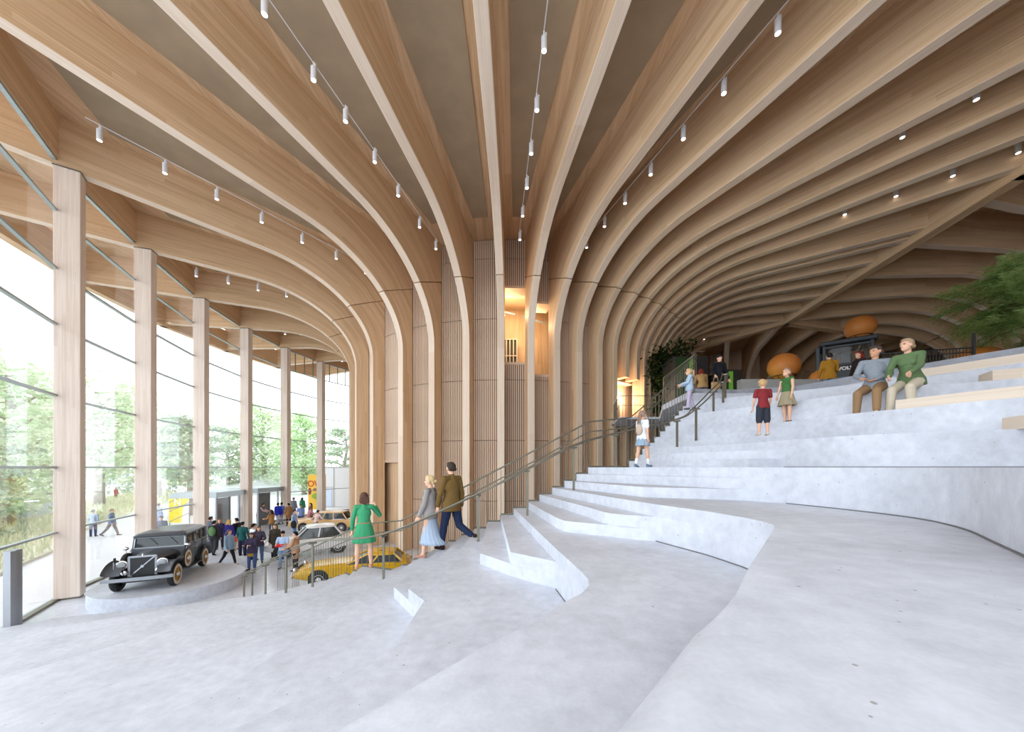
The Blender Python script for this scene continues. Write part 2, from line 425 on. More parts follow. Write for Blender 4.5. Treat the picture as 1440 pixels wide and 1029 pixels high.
# far walls closing the upper floor, plus an added rear wall that blocks light
mb=MB(); mb.box(8,62,71.5,72,0,HC); tag(mb.build('wall_back',M['slat']),'far timber wall','wall',kind='structure')
mb=MB(); mb.box(61.5,62,-6,72,0,HC); tag(mb.build('wall_right',M['slat']),'far timber wall','wall',kind='structure')
mb=MB(); mb.box(4,62,-6,-5.6,0,HC); tag(mb.build('wall_light_block',M['slat']),'added wall behind the viewer that holds back light from the right rear','wall',kind='structure')
# ---------------------------------------------------------------- slatted core wall
def arc_sheet(mb,c,r,a0,a1,z0,z1,th=0,n=6):
    for k in range(n):
        b0=a0+(a1-a0)*k/n; b1=a0+(a1-a0)*(k+1)/n
        p=pol(c,r,b0); q=pol(c,r,b1)
        l=(q-p).length
        mb.add([(p.x,p.y,z0),(q.x,q.y,z0),(q.x,q.y,z1),(p.x,p.y,z1)],[(0,1,2,3)],[[(z0,k*l),(z0,(k+1)*l),(z1,(k+1)*l),(z1,k*l)]])
ROWS=[0,2.8,5.98,9.15,12.35,15.5,16.48]
mb=MB()
arc_sheet(mb,A,RW-.07,75,285,0,HC,n=48)
core=tag(mb.build('wall_core',M['backing'],autosmooth=40),'round timber trunk clad in vertical slats','wall',kind='structure')
def holes(a):
    if -2<a<5: return (10.0,14.0)
    if 5<a<11: return (9.4,13.25)
    if -41<a<-29: return (-.1,4.9)
    if 29<a<41.5: return (6.9,9.6)
    return None
az_list=[r[0] for r in ribs if -78<r[0]<78]
for a0,a1 in zip(az_list,az_list[1:]):
    h=holes((a0+a1)/2); e=math.degrees(WID/2/RW)
    mb=MB(); bk=MB()
    rows=[]
    for z0,z1 in zip(ROWS,ROWS[1:]):
        iv=[(z0,z1-.035)]
        if h:
            iv2=[]
            for (p,q) in iv:
                if q<=h[0] or p>=h[1]: iv2.append((p,q))
                else:
                    if p<h[0]: iv2.append((p,h[0]))
                    if q>h[1]: iv2.append((h[1],q))
            iv=iv2
        rows+=iv
    b0,b1=a0+e,a1-e; ns=max(2,int(R_(b1-b0)*RW/.10)); 
    for k in range(ns):
        a=b0+(b1-b0)*(k+.5)/ns; p=pol(A,RW-.03,a); d=unit(a); t=Vector((-d.y,d.x))
        for (z0,z1) in rows:
            mb.obox((p.x,p.y,(z0+z1)/2),(t.x*.031,t.y*.031,0),(d.x*.03,d.y*.03,0),(0,0,(z1-z0)/2))
    if h is None: arc_sheet(bk,A,RW-.07,a0,a1,0,HC)
    else:
        if h[0]>0: arc_sheet(bk,A,RW-.07,a0,a1,0,h[0])
        arc_sheet(bk,A,RW-.07,a0,a1,h[1],HC)
        # jambs and sill of the opening
        for zz in h:
            if zz>0:
                p=[pol(A,RW,a0),pol(A,RW,a1),pol(A,RW-1.1,a1),pol(A,RW-1.1,a0)]
                mb.prism([(q.x,q.y) for q in p],zz-.06,zz+.06)
    sp=mb.build('slat_panel',M['slat'],core)
    bk.build('slat_backing',M['backing'],core)
# recessed doorway at the foot of the trunk and lit niche at the upper floor
mb=MB(); arc_sheet(mb,A,RW-.35,-52,-22,0,5.2); mb.build('door_recess',M['ceil'],core)
mb=MB(); arc_sheet(mb,A,RW-.5,18,54,6.9,9.9); 
mb.prism([tuple(pol(A,RW,28)),tuple(pol(A,RW,44)),tuple(pol(A,RW-1,44)),tuple(pol(A,RW-1,28))],6.84,6.9)
mb.build('niche_wall',M['slat'],core)
# warm room seen through the two tall openings
mb=MB()
arc_sheet(mb,A,RW-3.4,-12,22,9.0,14.6,n=10)
mb.build('inner_room_wall',M['ceil'],core)
mb=MB()
for zz in (9.2,14.3):
    q=[pol(A,RW-.1,a) for a in (-4,0,4,8,14)]+[pol(A,RW-3.4,a) for a in (20,12,4,-4,-12)]
    mb.prism([tuple(p) for p in q],zz-.05,zz+.05)
mb.build('inner_room_floor',M['ceil'],core)
p=pol(A,RW-2.8,-.3)
g=MB(); lat=MB()
q0=pol(A,RW-2.9,-4.5); q1=pol(A,RW-2.9,4.0)
for k in range(7):
    q=q0.lerp(q1,k/6); lat.bar((q.x,q.y,9.3),(q.x,q.y,12.3),.06,.06)
for zz in (9.4,10.35,11.3,12.3): lat.bar((q0.x,q0.y,zz),(q1.x,q1.y,zz),.06,.06)
lat.build('window_lattice',M['bench'],core)
g.obox(((q0.x+q1.x)/2,(q0.y+q1.y)/2+.08,10.8),((q1.x-q0.x)/2,(q1.y-q0.y)/2,0),(0,.01,0),(0,0,1.5)); g.build('lattice_glass',flat('dim_glass',(.10,.11,.09,1),.08,noise=.3,scale=1.5),core)
lt=MB(); 
for dz,(u0,u1) in ((13.7,(-5,3)),(13.3,(5,14))):
    a=pol(A,RW-2.0,u0); b=pol(A,RW-2.0,u1); lt.bar((a.x,a.y,dz),(b.x,b.y,dz-.3),.1,.08)
lt.build('duct_rail',M['greysteel'],core)
def lamp(name,loc,power,col,size=.2,typ='POINT',rot=None,spot=None):
    l=bpy.data.lights.new(name,typ); l.energy=power; l.color=col
    if typ in('POINT','SPOT'): l.shadow_soft_size=size
    if spot: l.spot_size=R_(spot); l.spot_blend=.6
    o=bpy.data.objects.new(name,l); C.objects.link(o); o.location=loc
    if rot: o.rotation_euler=rot
    return o
for a,z,pw in ((0,13.2,130),(8.5,12.6,130)):
    p=pol(A,RW-1.4,a); lamp('warm_room_lamp',(p.x,p.y,z),pw*.35,(1,.72,.42))
for a in (33,38):
    p=pol(A,RW-.25,a); lamp('niche_lamp',(p.x,p.y,8.6),30,(1,.78,.55))
# ---------------------------------------------------------------- columns and glass wall
EPS=[17,27,32,36,38,39,40]
for i,cc in enumerate(COLS):
    c=Vector(cc); tc=(-c).normalized(); rt=Vector((-tc.y,tc.x))   # right as seen from the stair
    # camera looks along -tc ; right = rotate(-tc) by -90
    lk=-tc; rt=Vector((lk.y,-lk.x)); e=R_(EPS[i])
    nf=tc*cos(e)-rt*sin(e); mr=rt*cos(e)+tc*sin(e)
    t=thing('glulam_column','pale glulam column, %s from the left along the glass wall'%ORD[i],'column',(c.x,c.y,0),0,'glulam columns along the glass wall')
    a,b=.62/2,.45/2
    mb=MB().obox((c.x,c.y,HB/2+.03),tuple(mr*a)+(0,),tuple(nf*b)+(0,),(0,0,HB/2-.03)); mb.build('shaft',M['column'],t,world=True,bevel=.02)
    MB().obox((c.x,c.y,.03),tuple(mr*(a-.04))+(0,),tuple(nf*(b-.04))+(0,),(0,0,.03)).build('base_plate',M['steel'],t,world=True)
    MB().obox((c.x,c.y,HB-.015),tuple(mr*(a+.02))+(0,),tuple(nf*(b+.02))+(0,),(0,0,.02)).build('cap_plate',M['steel'],t,world=True)
GP=[]
for cc in COLS:
    v=Vector(cc); GP.append(v*(1+.85/v.length))
GP.insert(0,GP[0]+Vector((3.25,-5.0)))
GP.append(GP[-1]+Vector((2.6,3.6)))
TZ=[2.33,4.55,7.0,9.43,11.33,13.3,15.0]
for i in range(len(GP)-1):
    p,q=GP[i],GP[i+1]; d=(q-p).normalized(); nn=Vector((d.y,-d.x))
    mb=MB(); m=(p+q)/2; L=(q-p).length/2
    mb.obox((m.x,m.y,7.5),(d.x*L,d.y*L,0),(nn.x*.012,nn.y*.012,0),(0,0,7.45))
    wdw=tag(mb.build('window_%d'%(i+1),M['glass']),'tall glazed bay of the curved glass wall','window',kind='structure')
    for zz in TZ:
        if zz<3 and i in (3,4): continue
        MB().bar((p.x,p.y,zz),(q.x,q.y,zz),.12,.07 if zz>3 else .06).build('transom',M['lightsteel'],wdw)
    MB().bar((p.x,p.y,.03),(q.x,q.y,.03),.16,.08).build('bottom_rail',M['steel'],wdw)
    if i in (5,6):
        for s in (.25,.5,.75): 
            z=p.lerp(q,s); MB().bar((z.x,z.y,13.3),(z.x,z.y,15),.05,.08).build('mullion',M['steel'],wdw)
    tag(MB().bar((p.x,p.y,15.78),(q.x,q.y,15.78),.2,1.46).build('trim_%d'%(i+1),M['beam']),'timber board closing the roof above the glass','trim',kind='structure')
# roof rim of the overhang
ro=[Vector((-14.7,-2.5)),Vector((-17.8,4.5))]+outer[::-1]
for i,(p,q) in enumerate(zip(ro,ro[1:])):
    d=(q-p).normalized()
    tag(MB().bar((p.x-d.x*.2,p.y-d.y*.2,15.5),(q.x+d.x*.2,q.y+d.y*.2,15.5),.4,1.7).build('trim_%d'%(i+20),M['beam']),'timber rim of the roof overhang outside','trim',kind='structure')
# door post of the glass wall on the far left
t=thing('glazing_post','grey steel glazing post at the far left edge of the glass wall','post',(-13.56,9.66,0))
dd=(GP[1]-GP[0]).normalized()
for s in (-.13,.13):
    MB().bar((-13.56+dd.x*s,9.66+dd.y*s,0),(-13.56+dd.x*s,9.66+dd.y*s,2.3),.12,.2).build('profile',M['greysteel'],t,world=True)
MB().bar((-13.56,9.66,0),(-13.56,9.66,2.28),.1,.06).build('seal',M['black'],t,world=True)
# ---------------------------------------------------------------- floor and terraced stair
tag(MB().prism([(-24,-8),(62,-8),(62,72),(-12,72),(-18,44)]+[(g.x-.3,g.y) for g in GP[::-1]][1:],-.3,0).build('floor',M['floor']),'pale polished hall floor','floor',kind='structure')
S=Vector((-.3,16.2)); RI=8.0
def ppol(r,phi): a=R_(phi); return (S.x+r*sin(a), S.y-r*cos(a))
def phik(k):
    if k>=0:
        if k<=15: return 4.55+(5-k)*2.15
        return {16:-26.0,17:-28.2}.get(k)
    return 23.7+1.6*(-1-k)
def inner(k,r=RI):
    ph=phik(k)
    if ph is not None: return Vector(ppol(r,ph))
    s=.47*(k-17); off=r-RI
    b=Vector(ppol(RI,-28.2)); d=Vector((-.762,.648)); nn=Vector((-.648,-.762))
    return b+d*s+nn*off
def inner_path(ka,kb,r=RI,step=1):   # from k=ka down to kb (towards upper floor)
    out=[];k=ka
    while k>=kb-1e-6:
        ki=int(math.floor(k)); f=k-ki
        a=inner(ki,r); b=inner(ki+1,r) if ki+1<=31 else a
        out.append(a.lerp(b,f)); k-=step
    return out
PT={}
PT[30]=[(-10.2,12.0),(-14,11.4),(-17,9),(-18.5,-6)]
PT[27]=[(-9.6,11.2),(-12.8,10.0),(-15.5,7.5),(-17,-6)]
PT[24]=[(-8.3,9.9),(-11,8.3),(-13.4,6),(-15,-6)]
PT[21]=[(-6.9,8.6),(-9,6.8),(-11,4),(-12.5,-6)]
PT[18]=[(-5.2,7.4),(-6.6,5.2),(-8,2.5),(-9.5,-6)]
PT[15]=[(-3.5,6.2),(-4.0,4.4),(-4.9,2.8),(-7,-6)]
PT[12]=[(-2.21,5.7),(-2.26,4.9),(-2.33,3.9),(-2.49,2.96),(-2.95,2.1),(-4,.8),(-5.2,-6)]
PT[9]=[(-.87,5.15),(-.93,3.7),(-.93,3.35),(-.91,2.86),(-.97,2.62),(-1.13,2.39),(-1.5,1.92),(-2.3,.95),(-3.4,-.5),(-3.8,-6)]
PT[6]=[(.51,4.12),(.62,3.25),(.64,3.0),(.62,2.85),(.52,2.66),(.37,2.49),(.12,2.14),(-.08,1.95),(-.32,1.65),(-.5,1.42),(-.68,1.2),(-1.05,.7),(-2,-.6),(-2.6,-6)]
PT[3]=[(1.83,4.52),(2.09,3.79),(2.17,3.35),(2.18,3.09),(2.14,2.9),(2.03,2.75),(1.07,1.62),(.58,1.0),(-.21,0),(-1.0,-1),(-1.6,-6)]
PT[0]=[(3.35,5.05),(3.55,4.6),(3.66,4.1),(3.72,3.6),(3.70,3.25),(3.58,2.95),(3.35,2.6),(2.9,2.1),(2.3,1.4),(1.8,.6),(1.6,-6)]
PT[-3]=[(4.6,6.9),(4.72,6.3),(4.85,5.75),(5.05,5.25),(5.4,4.85),(6.15,4.4),(8,3.4),(10,-6)]
PT[-6]=[(5.2,8.0),(5.65,7.3),(5.8,6.7),(6.0,6.15),(6.4,5.5),(6.87,4.77),(8.5,3.5),(11,-6)]
PT[-9]=[(5.6,8.3),(6.2,7.3),(6.6,6.7),(7.0,6.2),(8.06,5.6),(9.5,4.0),(12,-6)]
PT[-12]=[(6.4,9.2),(7.4,8.4),(8.46,7.46),(9.16,6.36),(10.5,4.5),(13,-6)]
PT[-15]=[(6.8,10.78),(8.24,10.3),(9.05,8.64),(9.3,8.16),(10,6.95),(11.5,5),(14,-6)]
INS={8:[(-.47,5.2),(-.02,4.63)],7:[(-.02,4.61),(.49,4.16)],
 5:[(.6,6.2),(.7,5.5),(.77,5.23),(.9,5.1),(1.26,4.88)],4:[(1.2,5.6),(1.28,5.05),(1.34,4.85),(1.45,4.74)],
 2:[(2.1,5.65),(2.65,5.38)],1:[(3.2,5.2)],
 11:[(-1.71,5.14),(-1.38,4.67)],10:[(-1.34,4.6),(-1.0,4.13)],14:[],13:[]}
def path(k):
    I=tuple(inner(k))
    m=k if k%3==0 else 3*math.floor(k/3)   # next terrace up
    if k%3==0: 
        base=PT[k]; ins=[]
    else:
        # follow the terrace edge above, after the step's own end
        if k in (8,7): base=PT[6]; ins=INS[k]+([(.49,4.16)] if k==8 else [])
        elif k in (5,): base=PT[3]; ins=INS[5]+[(1.34,4.83)]
        elif k==4: base=PT[3]; ins=INS[4]
        elif k in (2,1): base=PT[0]; ins=INS[k]
        elif k in (11,10): base=PT[9][1:]; ins=INS[k]+([(-1.33,4.6),(-1.0,4.13)] if k==11 else [])
        elif k in (14,13): base=PT[12]; ins=INS[k]
        elif k>15:
            base=PT[m]; ins=[]
        else:
            lo=PT[m+3] if (m+3) in PT else PT[0]
            base=PT[m][1:] ; q=Vector(PT[m][0]).lerp(Vector(PT[m+3][0]),(k-m)/3*.45); ins=[tuple(q)]
    return [I]+ins+list(base)
for k_ in (0,-3,-6,-9,-12,-15):
    j=2 if k_==0 else 1
    PT[k_]=PT[k_][:j]+[tuple(q) for q in smooth_path(PT[k_][j:-1],4)]+[PT[k_][-1]]
polys={}
for k in range(28,-16,-1):
    pth=path(k)
    ip=inner_path(k,-15)          # along the inner edge up to the upper floor
    poly=pth+[(16,-6),(16,9),(7.5,13.2)]+[tuple(p) for p in ip[::-1]][:-1]
    polys[k]=poly
    z1=zk(k); z0=zk(k+1) if k<28 else 0
    mb=MB().prism(poly,z0,z1)
    o=mb.build('stair_tread' if k%3 else 'terrace_step',M['concrete'],autosmooth=52)
    tag(o,None,None,kind='structure')
    # upper floor
UZ=zk(-15)
up=[tuple(inner(-15))]+PT[-15]+[(62,-6),(62,72),(13,72),(13,31),(11,25),(7.8,19),(5.7,13.5)]
tag(MB().prism(up,UZ-.2,UZ+.002).build('floor_upper',M['concrete']),'upper floor slab behind the terraces','floor',kind='structure')
# dark steel edge strip along the inside of the stair
mb=MB()
for k in range(28,-15,-1):
    a=inner(k,RI-.01); b=inner(k-1,RI-.01); z=zk(k)
    mb.bar((a.x,a.y,z+.012),(b.x,b.y,z+.012),.03,.05); mb.bar((b.x,b.y,z),(b.x,b.y,z+RISE),.03,.03,up=(1,0,0))
tag(mb.build('trim_50',M['steel']),'dark steel strip along the inner edge of the steps','trim',kind='structure')
# shadow joints at the foot of the terraces
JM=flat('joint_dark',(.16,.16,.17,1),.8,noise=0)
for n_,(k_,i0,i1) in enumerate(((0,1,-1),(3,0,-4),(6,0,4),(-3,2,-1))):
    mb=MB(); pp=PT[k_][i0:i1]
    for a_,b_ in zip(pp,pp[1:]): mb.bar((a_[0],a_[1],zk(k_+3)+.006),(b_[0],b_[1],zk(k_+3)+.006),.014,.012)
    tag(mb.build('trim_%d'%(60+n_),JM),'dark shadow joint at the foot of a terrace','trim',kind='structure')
# timber seat boards on the upper terraces
def bench(pts,z,label,w=.36,h=.16):
    m=MB(); pts=[Vector(p) for p in pts]; off=[]
    for i,p in enumerate(pts):
        d=(pts[min(i+1,len(pts)-1)]-pts[max(i-1,0)]).normalized(); off.append(p+Vector((-d.y,d.x))*w)
    rings=[]
    for p,q in zip(pts,off): rings.append([(p.x,p.y,z),(p.x,p.y,z+h),(q.x,q.y,z+h),(q.x,q.y,z)])
    n=len(rings); u=0
    for i in range(n-1):
        l=(pts[i+1]-pts[i]).length
        for j in range(4):
            k=(j+1)%4; m.add([rings[i][j],rings[i][k],rings[i+1][k],rings[i+1][j]],[(0,1,2,3)],[[(u,j),(u,j+.3),(u+l,j+.3),(u+l,j)]])
        u+=l
    m.add(rings[0],[(3,2,1,0)],[[(0,0)]*4]); m.add(rings[-1],[(0,1,2,3)],[[(0,0)]*4])
    bmo=m.build('seat_board',M['bench'])
    tag(bmo,label,'bench')
def along(path,t0,t1,n=8):
    pts=[Vector(p) for p in path]; ls=[0]
    for a,b in zip(pts,pts[1:]): ls.append(ls[-1]+(b-a).length)
    def at(s):
        for i in range(len(pts)-1):
            if s<=ls[i+1] or i==len(pts)-2: return pts[i].lerp(pts[i+1],(s-ls[i])/(ls[i+1]-ls[i]))
    return [at(t0+(t1-t0)*k/n) for k in range(n+1)]
bench([(6.3,5.84),(6.87,4.79),(8.5,3.52),(9.2,1.0)],zk(-6),'long pale timber seat board on the lower terrace beside the seated couple')
bench([(7.8,5.77),(8.06,5.62),(9.5,4.02),(10.2,1.5)],zk(-9),'short pale timber seat board at the right edge, between two longer boards')
bench([(8.3,7.62),(8.46,7.48),(9.16,6.38),(10.5,4.52),(11.5,1.5)],zk(-12),'pale timber seat board on the top terrace behind the woman in green')
bench([(6.15,4.24),(8,3.42),(8.6,1.5)],zk(-3),'timber seat board just entering the right edge on the lowest terrace')

# added concrete infill beside the viewer, sloped so the terrace edge's shade line fades
mb=MB(); N=24; M_=14
ea=[Vector(p) for p in [(.85,1.342),(.58,1.0),(-.21,0),(-1.0,-1),(-1.3,-3)]]
eb=[Vector(p) for p in [(.845,1.348),(.45,1.32),(-.05,1.02),(-.8,.3),(-1.5,-3)]]
def lerpl(l,t):
    t=t*(len(l)-1); i=min(int(t),len(l)-2); return l[i].lerp(l[i+1],t-i)
g=[]
for i in range(N+1):
    a=lerpl(ea,i/N); b=lerpl(eb,i/N)
    for j in range(M_+1):
        f=j/M_; p=a.lerp(b,f); s_=f*f*f*(f*(6*f-15)+10); g.append((p.x,p.y,zk(3)+(zk(6)-zk(3)+.0008)*s_))
mb.add(g,[(i*(M_+1)+j,i*(M_+1)+j+1,(i+1)*(M_+1)+j+1,(i+1)*(M_+1)+j) for i in range(N) for j in range(M_)])
tag(mb.build('terrace_edge_fade',M['concrete'],smooth=True),None,None,kind='structure')
# ---------------------------------------------------------------- railings
def rail_run(name,label,pts,spacing,h1=1.08,h2=.84,mat='steel',r=.018,rb=.007,posts=True,low=.0,cat='railing'):
    """pts: list of Vector foot points; balusters from the foot to the lower rail"""
    pts=[Vector(p) for p in pts]; t=thing(name,label,cat,tuple(pts[0]))
    for h in ((h1,h2) if h2 else (h1,)):
        mb=MB(); mb.tube([p+Vector((0,0,h)) for p in pts],r if h==h1 else r*.8,6); mb.build('rail',M[mat],t,world=True,smooth=True)
    d=0; nxt=0
    for a,b in zip(pts,pts[1:]):
        L=(b-a).length
        while nxt<=d+L:
            p=a.lerp(b,(nxt-d)/max(L,1e-6)); MB().cyl(p+Vector((0,0,low)),p+Vector((0,0,h1)),rb,n=5).build('baluster',M[mat],t,world=True); nxt+=spacing
        d+=L
    return t
fp=[]
for k in range(29,-16,-1):
    a=inner(k,RI+.05); fp.append(Vector((a.x,a.y,zk(k))))
rail_run('stair_railing','dark bronze baluster railing along the inner edge of the stair beside the trunk',fp,.172)
HP=[(-9.0,11.94,29),(-8.28,11.33,27),(-7.24,10.44,24),(-5.94,9.34,20.3),(-4.6,8.2,16.8),(-2.68,7.42,14.8),(-.64,6.77,9.1),(.3,6.94,6.1),(1.26,7.26,3.1),(2.3,7.9,1.1),(3.9,8.4,-1.3),(4.4,8.5,-3.2),(5.1,9,-6.5),(5.7,9.6,-9),(6.0,10,-11)]
t=thing('stair_handrail','free standing bronze double handrail on slim posts up the middle of the stair','railing',(HP[0][0],HP[0][1],0))
top=[Vector((x,y,zk(k)+.93)) for x,y,k in HP]; sp=smooth_path(top,5)
for sgn in (-1,1):
    off=[]
    for i,p in enumerate(sp):
        d=(sp[min(i+1,len(sp)-1)]-sp[max(i-1,0)]); n=Vector((-d.y,d.x,0)).normalized(); off.append(p+n*.07*sgn)
    MB().tube(off,.016,8).build('handrail',M['steel'],t,world=True,smooth=True)
for (x,y,k),p in zip(HP,top):
    MB().bar((x,y,zk(k)-.12),(x,y,p.z-.05),.045,.03,up=(0,1,0)).build('post',M['steel'],t,world=True)
    d=Vector((x,y)); i=top.index(p); q=top[min(i+1,len(top)-1)]-top[max(i-1,0)]; n=Vector((-q.y,q.x,0)).normalized()
    MB().bar(p-n*.09-Vector((0,0,.045)),p+n*.09-Vector((0,0,.045)),.05,.03).build('bracket',M['steel'],t,world=True)
tag(MB().prism([(5.0,16.6),(7.0,16.6),(8.2,20),(8.3,21),(5.6,20.6)],UZ-.09,UZ).build('floor_bridge',M['concrete']),'thin bridge from the upper floor to the trunk','floor',kind='structure')
V=Vector
rail_run('bridge_railing','thin railing of the small bridge in front of the lit niche in the trunk',[V((7.0,16.62,UZ)),V((5.05,16.66,UZ)),V((5.65,20.0,UZ))],.14,1.0,.55)
rail_run('upper_railing','dark railing at the upper floor edge beside the stair head',[V((5.52,10.75,UZ)),V((5.76,13.5,UZ)),V((7.05,16.55,UZ))],.13,1.05,.6)
t=rail_run('balustrade','black baluster fence on the upper floor behind the seated couple',[V((11.2,10.75,UZ)),V((13.2,10.2,UZ))],.075,1.08,.95,mat='black',rb=.009)
MB().bar((13.24,10.2,UZ),(13.24,10.2,UZ+1.5),.06,.06).build('end_post',M['black'],t,world=True)
tag(MB().bar((8.3,13.0,UZ+.42),(11.4,13.0,UZ+.42),.25,.84).build('low_wall',flat('grey_upstand',(.33,.34,.33,1),.7)),'grey low wall on the upper floor under the big orange ball','wall',kind='structure')
# ---------------------------------------------------------------- spotlights on cables
ZL=15.12
def spot_row(px,where,z=ZL,cable=True,full=True):
    """px: photo pixels of the lamps, nearest the trunk last"""
    pts=[PZ(x,y,z) for x,y in px][::-1]
    for i,p in enumerate(pts):
        t=thing('spotlight','white cylindrical spotlight, %s from the trunk %s'%(ORD[i],where),'lamp',tuple(p),0,'spotlights '+where)
        MB().cyl((0,0,-.17),(0,0,.17),.072,n=16).build('housing',M['lampwhite'],t,autosmooth=40)
        MB().cyl((0,0,-.178),(0,0,-.165),.056,n=16).build('lens',M['lens'],t)
        MB().cyl((0,0,.17),(0,0,.32),.022,n=8).build('stem',M['lampwhite'],t)
        MB().obox((.05,0,.19),(.02,0,0),(0,.03,0),(0,0,.07)).build('driver',M['lampwhite'],t)
    if cable and len(pts)>1:
        a,b=pts[0],pts[-1]; d=(b-a).normalized(); u=Vector((0,0,.33))
        tag(MB().tube([a-d*.25+u,a+u,b+u,b+d*(.3 if not full else 3)+u],.014,6).build('light_track',M['lampwhite']),'thin white lighting track '+where,'lighting track')
spot_row([(765,62),(755,147),(747,209),(741,258),(735,298),(731,332)],'on the middle track above the stair')
spot_row([(372,10),(441,104),(486,163),(527,221),(560,269),(590,314),(613,345)],'on the track left of the middle')
spot_row([(1094,37),(1018,123),(961,188),(915,239),(879,280),(850,313),(825,343)],'on the track right of the middle')
spot_row([(140,190),(232,237),(305,274),(368,307),(425,336),(473,359),(514,380)],'on the track by the nearest glulam column',full=False)
spot_row([(276,384),(321,394),(363,404),(403,413),(442,421)],'between the second and third columns',z=14.95,cable=False)
spot_row([(401,467),(423,467.5),(446,469),(469,471)],'between the fourth and fifth columns',z=14.95,cable=False)
spot_row([(481,506),(491,506)],'beside the farthest column',z=14.95,cable=False)
spot_row([(1373,132),(1269,186)],'in the first dark bay on the right',z=15.42,cable=False)
spot_row([(1432,208),(1340,241),(1260,270),(1188,296)],'in the second dark bay on the right',z=15.42,cable=False)
spot_row([(1292,318),(1233,332),(1180,343)],'in the third dark bay on the right',z=15.42,cable=False)
spot_row([(1131,431),(1107,433),(1082,437),(1056,438),(1031,441),(1005,445),(980,447)],'in the row above the stair head',z=15.2,cable=False)
spot_row([(1020,474),(1006,474),(990,474),(974,474),(957,474),(940,475)],'in the low row over the upper floor',z=15.2,cable=False)
# ---------------------------------------------------------------- people
_cl={}
def cloth(rgb,rough=.85,noise=.05):
    k=(rgb,rough,noise)
    if k not in _cl: _cl[k]=flat('cloth_%d_%d_%d'%rgb,srgb(*rgb),rough,noise=noise,scale=14,spec=.2)
    return _cl[k]
SKIN=flat('skin',srgb(226,180,152),.55,noise=.03,scale=20,spec=.3)
SKIN2=flat('skin_tan',srgb(205,155,125),.55,noise=.03,scale=20,spec=.3)
EYEM=flat('eye_dark',(.02,.015,.012,1),.3,noise=0)
SOFT=[]   # meshes to be fused into one smooth surface
def blob(mb,name,mat,parent,vox,it=4,fac=.5):
    o=mb.build(name,mat,parent)
    m=o.modifiers.new('r','REMESH'); m.mode='VOXEL'; m.voxel_size=vox; m.use_smooth_shade=True
    s=o.modifiers.new('s','SMOOTH'); s.factor=fac; s.iterations=it
    SOFT.append(o); return o
def bake_soft():
    dg=bpy.context.evaluated_depsgraph_get(); dg.update()
    for o in SOFT:
        me=bpy.data.meshes.new_from_object(o.evaluated_get(dg)); old=o.data
        me.name=old.name; mats=[m for m in old.materials]
        o.modifiers.clear(); o.data=me
        if not me.materials:
            for m in mats: me.materials.append(m)
    SOFT.clear()
def rotx(v,a):
    c,s=cos(a),sin(a); return Vector((v.x,v.y*c-v.z*s,v.y*s+v.z*c))
def rotz(v,a):
    c,s=cos(a),sin(a); return Vector((v.x*c-v.y*s,v.x*s+v.y*c,v.z))
